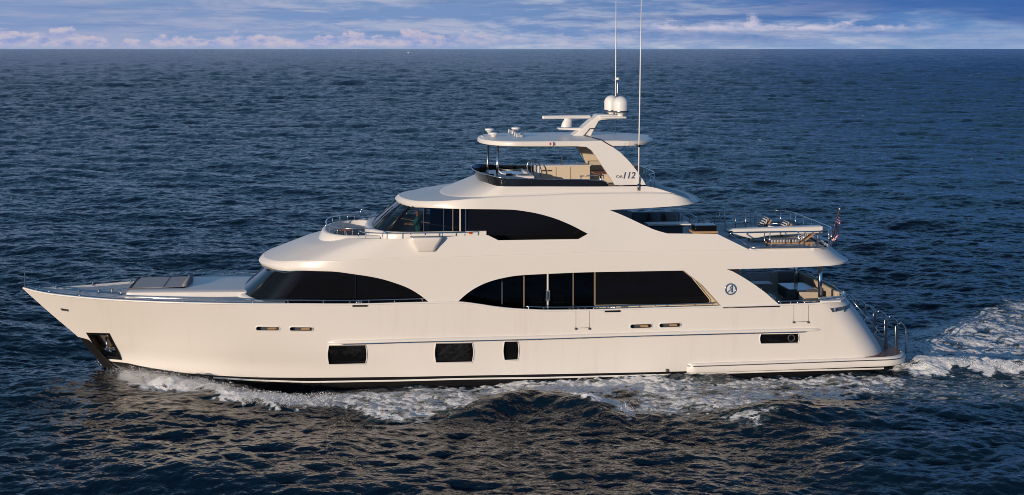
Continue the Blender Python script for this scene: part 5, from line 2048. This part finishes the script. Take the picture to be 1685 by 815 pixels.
# ================================================================== the sea
def ocean_tile(N, size, lmin, lmax, slope, wind, spread, seed, power=2.0):
    """one periodic patch of wind waves: height and sideways shift"""
    rng = np.random.default_rng(seed)
    k1 = np.fft.fftfreq(N, size / N) * 2 * math.pi
    kx, ky = np.meshgrid(k1, k1)
    k = np.hypot(kx, ky)
    k[0, 0] = 1e-6
    amp = k ** -power * np.exp(-(2 * math.pi / lmax / k) ** 2) * np.exp(-(k * lmin / 2 / math.pi) ** 2)
    ang = np.arctan2(ky, kx) - wind
    amp *= np.sqrt(np.abs(np.cos(ang)) ** spread + 0.05)
    amp[0, 0] = 0
    h = amp * (rng.normal(size=(N, N)) + 1j * rng.normal(size=(N, N)))
    hx = np.real(np.fft.ifft2(1j * kx * h))
    hy = np.real(np.fft.ifft2(1j * ky * h))
    f = slope / math.sqrt((hx ** 2 + hy ** 2).mean())
    z = np.real(np.fft.ifft2(h)) * f
    dx = np.real(np.fft.ifft2(1j * kx / k * h)) * f
    dy = np.real(np.fft.ifft2(1j * ky / k * h)) * f
    return np.stack([z, dx, dy], -1).astype(np.float32), size


def sample(tile, x, y, rot=0.0):
    t, size = tile
    N = t.shape[0]
    c, s = math.cos(rot), math.sin(rot)
    u = ((c * x + s * y) / size * N) % N
    v = ((-s * x + c * y) / size * N) % N
    i, j = np.floor(u).astype(int), np.floor(v).astype(int)
    fu, fv = (u - i)[..., None], (v - j)[..., None]
    i, j = i % N, j % N
    i1, j1 = (i + 1) % N, (j + 1) % N
    r = (t[j, i] * (1 - fu) + t[j, i1] * fu) * (1 - fv) + (t[j1, i] * (1 - fu) + t[j1, i1] * fu) * fv
    z, dx, dy = r[..., 0], r[..., 1], r[..., 2]
    return z, c * dx - s * dy, s * dx + c * dy


def smooth(a, b, x):
    t = np.clip((x - a) / (b - a), 0, 1)
    return t * t * (3 - 2 * t)


WIND = R(78)
T_RIP = ocean_tile(640, 41.0, 0.26, 1.9, 0.19, WIND, 4.0, 5, 1.75)
T_CHOP = ocean_tile(640, 83.0, 0.9, 5.0, 0.105, WIND + .25, 4.0, 6, 2.1)
T_SEA = ocean_tile(512, 260.0, 4.0, 16.0, 0.075, WIND - .2, 3.0, 7, 2.2)
T_FAR = ocean_tile(512, 1370.0, 14.0, 60.0, 0.045, WIND, 3.0, 8, 2.2)
T_FOAM = ocean_tile(512, 17.0, 0.12, 0.9, 0.75, 0.3, 0.0, 9, 1.7)
T_LUMP = ocean_tile(512, 31.0, 0.5, 3.0, 0.35, 0.3, 0.0, 10, 1.9)


def to_px(x, y):
    return CX + F * x / y, HZ + F * H / y


def chain(pts):
    """place a wake line on the water by its photo pixels -> world points"""
    return np.array([((px - CX) / F * (F * H / (py - HZ)), F * H / (py - HZ)) for px, py in pts])


def along(x, y, line):
    """distance to a wake line, signed side and the position along it 0..1"""
    best = np.full(x.shape, 1e9)
    tt = np.zeros(x.shape)
    sd = np.zeros(x.shape)
    n_ = len(line) - 1
    for i in range(n_):
        ax, ay = line[i]
        bx_, by_ = line[i + 1]
        dx, dy = bx_ - ax, by_ - ay
        t = np.clip(((x - ax) * dx + (y - ay) * dy) / (dx * dx + dy * dy), 0, 1)
        d = np.hypot(x - ax - t * dx, y - ay - t * dy)
        m = d < best
        best = np.where(m, d, best)
        tt = np.where(m, (i + t) / n_, tt)
        sd = np.where(m, np.sign((x - ax) * dy - (y - ay) * dx), sd)
    return best, sd, tt


def inside(px, py, poly, soft):
    """soft membership of a patch outlined on the photo"""
    d = np.full(px.shape, 1e9)
    odd = np.zeros(px.shape, bool)
    n_ = len(poly)
    for i in range(n_):
        x1_, y1_ = poly[i]
        x2_, y2_ = poly[(i + 1) % n_]
        dx, dy = x2_ - x1_, y2_ - y1_
        t = np.clip(((px - x1_) * dx + (py - y1_) * dy * 4) / (dx * dx + dy * dy * 4 + 1e-9), 0, 1)
        d = np.minimum(d, np.hypot(px - x1_ - t * dx, (py - y1_ - t * dy) * 2))
        c_ = ((y1_ > py) != (y2_ > py)) & (px < (x2_ - x1_) * (py - y1_) / (y2_ - y1_ + 1e-12) + x1_)
        odd ^= c_
    s = np.where(odd, d, -d)
    return smooth(-soft, soft, s)


BOW_LINE = chain([(178, 600), (205, 617), (240, 630), (290, 636), (340, 641), (400, 655), (450, 664), (500, 664), (560, 658)])
CREST_A = chain([(700, 690), (780, 676), (870, 656), (950, 664), (1000, 682), (1060, 690)])
CREST_B = chain([(1160, 700), (1240, 690), (1330, 678), (1450, 686), (1640, 706)])
CREST_S = chain([(1500, 606), (1545, 598), (1600, 601), (1685, 606), (1800, 612)])
CREST_T = chain([(1490, 590), (1545, 560), (1600, 535), (1660, 512), (1760, 480)])
FOAM_PATCHES = [
    # outline on the photo, strength, softness
    ([(168, 592), (200, 594), (252, 612), (299, 619), (349, 628), (379, 639), (429, 647), (470, 650), (500, 646), (530, 646), (560, 652), (545, 668), (480, 676), (440, 672), (395, 665), (345, 652), (290, 647), (240, 646), (208, 640), (190, 616)], 0.95, 8),
    ([(120, 606), (172, 594), (205, 630), (170, 618)], 0.45, 12),
    ([(480, 642), (545, 637), (640, 635), (760, 628), (800, 652), (770, 676), (690, 688), (620, 682), (545, 670)], 0.77, 12),
    ([(740, 628), (960, 622), (1120, 618), (1130, 650), (1030, 655), (900, 650), (800, 652)], 0.82, 12),
    ([(925, 652), (990, 660), (1050, 672), (1062, 684), (1030, 689), (985, 680), (935, 664)], 0.92, 7),
    ([(1040, 626), (1200, 618), (1400, 609), (1500, 614), (1500, 640), (1380, 655), (1250, 676), (1060, 686)], 0.73, 14),
    ([(1050, 660), (1180, 650), (1260, 670), (1120, 690)], 0.50, 14),
    ([(1170, 688), (1240, 684), (1285, 694), (1250, 706), (1200, 704)], 0.70, 10),
    ([(1440, 610), (1700, 612), (1800, 660), (1560, 665), (1420, 650)], 0.56, 18),
    ([(1495, 580), (1540, 588), (1620, 592), (1800, 598), (1800, 614), (1600, 612), (1505, 614)], 0.84, 9),
    ([(1440, 572), (1470, 552), (1520, 540), (1600, 536), (1800, 525), (1800, 602), (1600, 598), (1450, 606)], 0.77, 8),
    ([(1470, 566), (1520, 545), (1590, 522), (1690, 495), (1800, 470), (1800, 550), (1600, 560)], 0.70, 14),
]


def build_sea():
    fpx = 1297.0                                    # photo pixel pitch of the scored picture
    a_f = np.linspace(-R(30), R(30), 1000)
    a_c = np.concatenate([np.linspace(R(30), R(72), 130)[1:], np.linspace(R(72), 2 * math.pi - R(72), 40)[1:-1], np.linspace(2 * math.pi - R(72), 2 * math.pi - R(30), 130)[:-1]])
    ang = np.concatenate([a_f, a_c])
    py = 80 / 1.6455 + np.concatenate([np.linspace(470, 62, 1500), np.linspace(61.8, 6, 290), np.linspace(5.7, 0.35, 20)])
    rad = fpx * H / (py - 80 / 1.6455)
    rad = np.concatenate([[2.0, 8.0], np.linspace(13.0, 33.0, 230), rad[rad > 33.0]])
    A, Rr = np.meshgrid(ang, rad)
    X, Y = Rr * np.sin(A), Rr * np.cos(A)
    front = smooth(R(72), R(60), np.abs((A + math.pi) % (2 * math.pi) - math.pi)) * smooth(13, 16, Rr)
    Z = np.zeros_like(X)
    DX, DY = np.zeros_like(X), np.zeros_like(X)
    def put(tile, w, rot, chop):
        nonlocal Z, DX, DY
        z, dx, dy = sample(tile, X, Y, rot)
        Z += z * w
        DX += dx * w * chop
        DY += dy * w * chop
    w_r = front * smooth(420, 110, Rr)
    w_c = front * (1 + .8 * smooth(80, 300, Rr)) * smooth(2600, 700, Rr)
    w_s = front * smooth(5200, 1600, Rr)
    put(T_RIP, w_r * .85, 0.0, 1.2)
    put(T_RIP, w_r * .6, 0.45, 1.2)
    put(T_CHOP, w_c * .85, 0.0, 1.1)
    put(T_CHOP, w_c * .5, -0.55, 1.1)
    put(T_SEA, w_s * (1 + 1.0 * smooth(150, 700, Rr)), 0.0, 1.0)
    put(T_FAR, front * smooth(9000, 3000, Rr) * smooth(150, 500, Rr), 0.0, 0.8)
    # ---- the yacht's own waves
    near = (Rr > 30) & (Rr < 110) & (front > .5)
    foam = np.zeros_like(X)
    xn_, yn_ = X[near], Y[near]
    lx = _c * (xn_ - BX) + _s * (yn_ - BY)
    ly = -_s * (xn_ - BX) + _c * (yn_ - BY)
    zz = np.zeros_like(xn_)
    ffo = np.zeros_like(xn_)
    lump = sample(T_LUMP, xn_, yn_)[0] / T_LUMP[0][..., 0].std()
    fine_ = sample(T_FOAM, xn_, yn_)[0] / T_FOAM[0][..., 0].std()
    ppx, ppy = to_px(xn_, yn_)
    wob = sample(T_LUMP, xn_ * .6, yn_ * .6, .5)[0] / T_LUMP[0][..., 0].std()
    jx, jy = ppx + 7 * lump, ppy + 2.6 * wob + 1.8 * fine_
    for poly, st_, soft in FOAM_PATCHES:
        ffo = np.maximum(ffo, st_ * inside(jx, jy, poly, soft))
    def ridge(line, h0, w_in, w_out, ends=(.06, .25)):
        d, sd, t = along(xn_, yn_, line)
        w = np.where(sd > 0, w_out, w_in)
        e = smooth(0, ends[0], t) * smooth(1, 1 - ends[1], t)
        return h0 * e * np.exp(-(d / w) ** 2), e
    r_bow, _ = ridge(BOW_LINE, .26, 1.9, .55, (.03, .45))
    r_a, _ = ridge(CREST_A, .46, .9, .8, (.3, .3))
    r_b, _ = ridge(CREST_B, .26, 1.0, .8, (.3, .4))
    r_s, _ = ridge(CREST_S, .24, .9, .55, (.12, .05))
    r_t, _ = ridge(CREST_T, .16, 1.3, 1.3, (.12, .05))
    # hollow beside the hull after the bow wave, and a general sinkage along the side
    hull_d = np.abs(ly + 3.3)
    hollow = -.26 * np.exp(-((lx + 8.3) / 3.6) ** 2) * np.exp(-(np.maximum(0, np.abs(ly) - 2.6) / 1.3) ** 2)
    sink = -.15 * smooth(-14, -9, lx) * smooth(1, -5, lx) * np.exp(-(np.maximum(0, np.abs(ly) - 3.3) / 1.2) ** 2)
    zz += r_bow + r_a + r_b + r_s + r_t + hollow + sink
    zz += ffo ** 1.5 * (.028 * lump + .03 * fine_ * smooth(.3, .9, ffo))
    calm = 1 - .35 * smooth(.2, .7, ffo)
    Z[near] = Z[near] * calm + zz
    DX[near] *= calm
    DY[near] *= calm
    foam[near] = ffo
    # a few stray whitecaps out on the open sea
    fx_, fy_ = to_px(X, np.where(Y > 60, Y, 1e6))
    for px, py, w_, h_ in ((305, 209, 6, .9), (408, 207, 4, .7), (522, 258, 3, .8), (90, 250, 3, .8), (572, 278, 3, .8), (1250, 230, 4, .8), (1420, 190, 4, .7), (1600, 262, 4, .9)):
        foam = np.maximum(foam, .98 * np.exp(-((fx_ - px) / w_) ** 2 - ((fy_ - py) / h_) ** 2))
    # under the hull the water is pressed flat so that no crest comes up through the deck
    inhull = np.exp(-(np.maximum(0, np.abs(ly) - 1.6) / .8) ** 4) * smooth(-16.5, -13, lx) * smooth(15.6, 14.8, lx)
    Z[near] = Z[near] * (1 - inhull) - .5 * inhull
    nr, nc = X.shape
    co = np.stack([X - DX * .9, Y - DY * .9, Z], -1).reshape(-1, 3).astype(np.float32)
    idx = np.arange(nr * nc).reshape(nr, nc)
    a = idx[:-1, :]
    b = np.roll(idx, -1, 1)[:-1, :]
    c_ = np.roll(idx, -1, 1)[1:, :]
    d_ = idx[1:, :]
    quads = np.stack([a, d_, c_, b], -1).reshape(-1, 4)
    me = bpy.data.meshes.new('sea')
    me.vertices.add(len(co))
    me.vertices.foreach_set('co', co.ravel())
    me.loops.add(quads.size)
    me.loops.foreach_set('vertex_index', quads.ravel().astype(np.int32))
    me.polygons.add(len(quads))
    me.polygons.foreach_set('loop_start', (np.arange(len(quads)) * 4).astype(np.int32))
    me.polygons.foreach_set('loop_total', np.full(len(quads), 4, np.int32))
    me.polygons.foreach_set('use_smooth', np.ones(len(quads), bool))
    me.update(calc_edges=True)
    at = me.attributes.new('foam', 'FLOAT', 'POINT')
    at.data.foreach_set('value', foam.ravel().astype(np.float32))
    at = me.attributes.new('far', 'FLOAT', 'POINT')
    at.data.foreach_set('value', smooth(math.log(60), math.log(1500), np.log(Rr)).ravel().astype(np.float32))
    o = bpy.data.objects.new('sea', me)
    COL.objects.link(o)
    o['kind'] = 'structure'
    # ---- water and foam material
    m, g, out = mat_new('sea_water')
    geo = g.n('ShaderNodeNewGeometry')
    far = g.n('ShaderNodeAttribute', attribute_name='far').outputs['Fac']
    fo = g.n('ShaderNodeAttribute', attribute_name='foam').outputs['Fac']
    mp = g.n('ShaderNodeMapping', i_Vector=geo.outputs['Position'])
    mp.inputs['Scale'].default_value = (1.0, 1.35, 1.0)
    n1 = g.n('ShaderNodeTexNoise', i_Vector=mp.outputs[0], i_Scale=2.4, i_Detail=2.5, i_Roughness=0.5, i_Distortion=0.3)
    n2 = g.n('ShaderNodeTexNoise', i_Vector=mp.outputs[0], i_Scale=0.6, i_Detail=5.0, i_Roughness=0.68, i_Distortion=0.3)
    b1 = g.n('ShaderNodeBump', i_Height=n1.outputs[0])
    b1.inputs['Distance'].default_value = 0.16
    g.link(g.math('MULTIPLY_ADD', far, 0.1, 0.55), b1.inputs['Strength'])
    b2 = g.n('ShaderNodeBump', i_Height=n2.outputs[0], i_Normal=b1.outputs[0])
    b2.inputs['Distance'].default_value = 2.4
    g.link(far, b2.inputs['Strength'])
    w = g.n('ShaderNodeBsdfPrincipled')
    w.inputs['Base Color'].default_value = (0.0018, 0.010, 0.022, 1)
    w.inputs['IOR'].default_value = 1.333
    g.link(g.math('MULTIPLY_ADD', far, 0.08, 0.045), w.inputs['Roughness'])
    g.link(b2.outputs[0], w.inputs['Normal'])
    # lacy foam: torn sheets of bubbles stretched along the ship's course
    mf = g.n('ShaderNodeMapping', i_Vector=geo.outputs['Position'])
    mf.inputs['Rotation'].default_value = (0, 0, -TH)
    mf.inputs['Scale'].default_value = (0.62, 1.0, 0.6)
    f0 = g.n('ShaderNodeTexNoise', i_Vector=mf.outputs[0], i_Scale=1.1, i_Detail=3.0, i_Roughness=0.5, i_Distortion=0.6)
    warp = g.n('ShaderNodeVectorMath', operation='MULTIPLY_ADD', i_0=f0.outputs['Color'], i_1=(.55, .55, .2), i_2=mf.outputs[0])
    f1 = g.n('ShaderNodeTexNoise', i_Vector=warp.outputs[0], i_Scale=2.3, i_Detail=9.0, i_Roughness=0.68, i_Distortion=0.9)
    def ridged(n_):
        return g.math('SUBTRACT', 1.0, g.math('ABSOLUTE', g.math('MULTIPLY_ADD', n_, 2.0, -1.0)))
    fa = g.n('ShaderNodeTexNoise', i_Vector=warp.outputs[0], i_Scale=1.25, i_Detail=5.0, i_Roughness=0.55, i_Distortion=0.7)
    fb2 = g.n('ShaderNodeTexNoise', i_Vector=warp.outputs[0], i_Scale=3.9, i_Detail=4.0, i_Roughness=0.6, i_Distortion=0.8)
    tex = g.math('ADD', g.math('ADD', g.math('MULTIPLY', ridged(fa.outputs[0]), 0.52), g.math('MULTIPLY', ridged(fb2.outputs[0]), 0.34)), g.math('MULTIPLY', f1.outputs[0], 0.28))
    th = g.ramp(fo, [(0.0, 1.12), (0.3, 1.0), (0.55, 0.90), (0.72, 0.82), (0.85, 0.71), (0.93, 0.40), (1.0, 0.34)])
    mask = g.ramp(g.math('SUBTRACT', tex, th), [(0.0, 0.0), (0.13, 1.0)], 'EASE')
    mask = g.math('MULTIPLY', mask, g.ramp(fo, [(0.02, 0.0), (0.25, 1.0)]))
    mask = g.math('MULTIPLY', mask, 0.98)
    nf = g.n('ShaderNodeTexNoise', i_Vector=geo.outputs['Position'], i_Scale=9.0, i_Detail=6.0, i_Roughness=0.7)
    bf_ = g.n('ShaderNodeBump', i_Height=g.math('ADD', nf.outputs[0], mask))
    bf_.inputs['Distance'].default_value = 0.11
    bf_.inputs['Strength'].default_value = 0.9
    fb_ = g.n('ShaderNodeBsdfPrincipled')
    fb_.inputs['Base Color'].default_value = (0.86, 0.87, 0.88, 1)
    fb_.inputs['Roughness'].default_value = 0.75
    fb_.inputs['Subsurface Weight'].default_value = 0.0
    g.link(bf_.outputs[0], fb_.inputs['Normal'])
    # aerated water around the foam is paler and greener
    cw_ = g.mix(g.math('MULTIPLY', g.ramp(fo, [(0.1, 0.0), (0.8, 1.0)]), 0.8), (0.0018, 0.010, 0.022, 1), (0.035, 0.065, 0.075, 1))
    g.link(cw_, w.inputs['Base Color'])
    mx = g.n('ShaderNodeMixShader')
    g.link(mask, mx.inputs[0])
    g.link(w.outputs[0], mx.inputs[1])
    g.link(fb_.outputs[0], mx.inputs[2])
    g.link(mx.outputs[0], out.inputs['Surface'])
    me.materials.append(m)
    return X, Y, Z, foam


SX, SY, SZ, SF = build_sea()


# ------------------------------------------------------------------ spray thrown up by the bow wave and the wash
def build_spray():
    rng = np.random.default_rng(3)
    ico = bmesh.new()
    bmesh.ops.create_icosphere(ico, subdivisions=1, radius=1.0)
    bv = np.array([v.co[:] for v in ico.verts])
    bf = np.array([[v.index for v in f.verts] for f in ico.faces])
    ico.free()
    P, S = [], []
    def seed_line(line, n_, lo, hi, up, spread, size, ends=1.6):
        t = rng.beta(1.2, ends, n_) * (len(line) - 1.001)
        i = t.astype(int)
        f = (t - i)[:, None]
        base = line[i] * (1 - f) + line[i + 1] * f
        nc_ = max(8, n_ // 70)                      # droplets come in torn clumps
        cl = rng.normal(size=(nc_, 2)) * spread
        ct = rng.beta(1.2, ends, nc_) * (len(line) - 1.001)
        ci = rng.integers(0, nc_, n_)
        t = np.clip(ct[ci] + rng.normal(size=n_) * .06, 0, len(line) - 1.001)
        i = t.astype(int)
        f = (t - i)[:, None]
        base = line[i] * (1 - f) + line[i + 1] * f
        off = cl[ci] + rng.normal(size=(n_, 2)) * .13
        hk = rng.random(nc_) ** 1.5
        h_ = lo + (hi - lo) * rng.random(n_) ** 1.6 * (.35 + .65 * hk[ci]) + up * rng.exponential(.3, n_) * hk[ci] * (1 - t / len(line))
        P.append(np.column_stack([base + off, h_]))
        S.append(size * (.35 + rng.exponential(.5, n_)))
    inner = chain([(172, 597), (205, 606), (250, 618), (300, 628), (330, 630), (400, 648), (450, 660), (500, 664)])
    seed_line(BOW_LINE, 20000, .05, .34, .14, .24, .0075, 1.3)
    seed_line(inner, 16000, -.05, .24, .22, .20, .0075, 1.8)
    seed_line(CREST_S, 9000, .06, .30, .06, .22, .008, 1.2)
    seed_line(CREST_T, 3000, .0, .2, .06, .45, .008, 1.2)
    seed_line(chain([(930, 654), (985, 665), (1040, 680)]), 3500, .08, .30, .04, .14, .007, 1.2)
    P, S = np.concatenate(P), np.concatenate(S)
    S = np.clip(S, .004, .022)
    n_ = len(P)
    sc_ = S[:, None] * rng.uniform(.6, 1.5, (n_, 3))
    v = (P[:, None, :] + bv[None] * sc_[:, None, :] * rng.uniform(.75, 1.25, (n_, len(bv), 1))).reshape(-1, 3)
    f = (bf[None] + (np.arange(n_) * len(bv))[:, None, None]).reshape(-1, 3)
    me = bpy.data.meshes.new('spray')
    me.from_pydata(v.tolist(), [], f.tolist())
    me.polygons.foreach_set('use_smooth', [True] * len(me.polygons))
    me.materials.append(principled('white_spray', (.78, .79, .80), .6))
    o = bpy.data.objects.new('spray', me)
    COL.objects.link(o)
    o['kind'] = 'stuff'
    o['label'] = 'white spray and foam thrown up along the bow wave and stern wash'


build_spray()

# ------------------------------------------------------------------ a small white boat on the horizon
hbz = 3600.0
hbx = (672 - CX) / F * hbz
sbt = tag(empty('motor_boat', (hbx, hbz, 0), 0.15), 'tiny white motor boat far off on the horizon', 'boat')
q = MB()
secs = []
for x_, b_, z0_, z1_ in ((-4.2, .05, .9, 1.5), (-3, .7, .2, 1.35), (-1, 1.15, -.1, 1.15), (2, 1.25, -.2, 1.05), (4, 1.2, -.1, 1.05)):
    secs.append([(x_, -b_, z1_), (x_, -b_ * .8, (z0_ + z1_) / 2), (x_, 0, z0_), (x_, b_ * .8, (z0_ + z1_) / 2), (x_, b_, z1_)])
q.grid(secs)
cap(q, [s_[0] for s_ in secs])
q.add(secs[-1], [(0, 1, 2, 3, 4)])
q.build('boat_hull', WHITE2, sbt)
q = MB()
q.prism([(-1.6, -.8, 1.1), (-.8, -.75, 2.4), (1.4, -.75, 2.5), (1.5, -.8, 1.05)], (0, 1.55, 0))
q.build('cabin', WHITE2, sbt, bevel=.05)
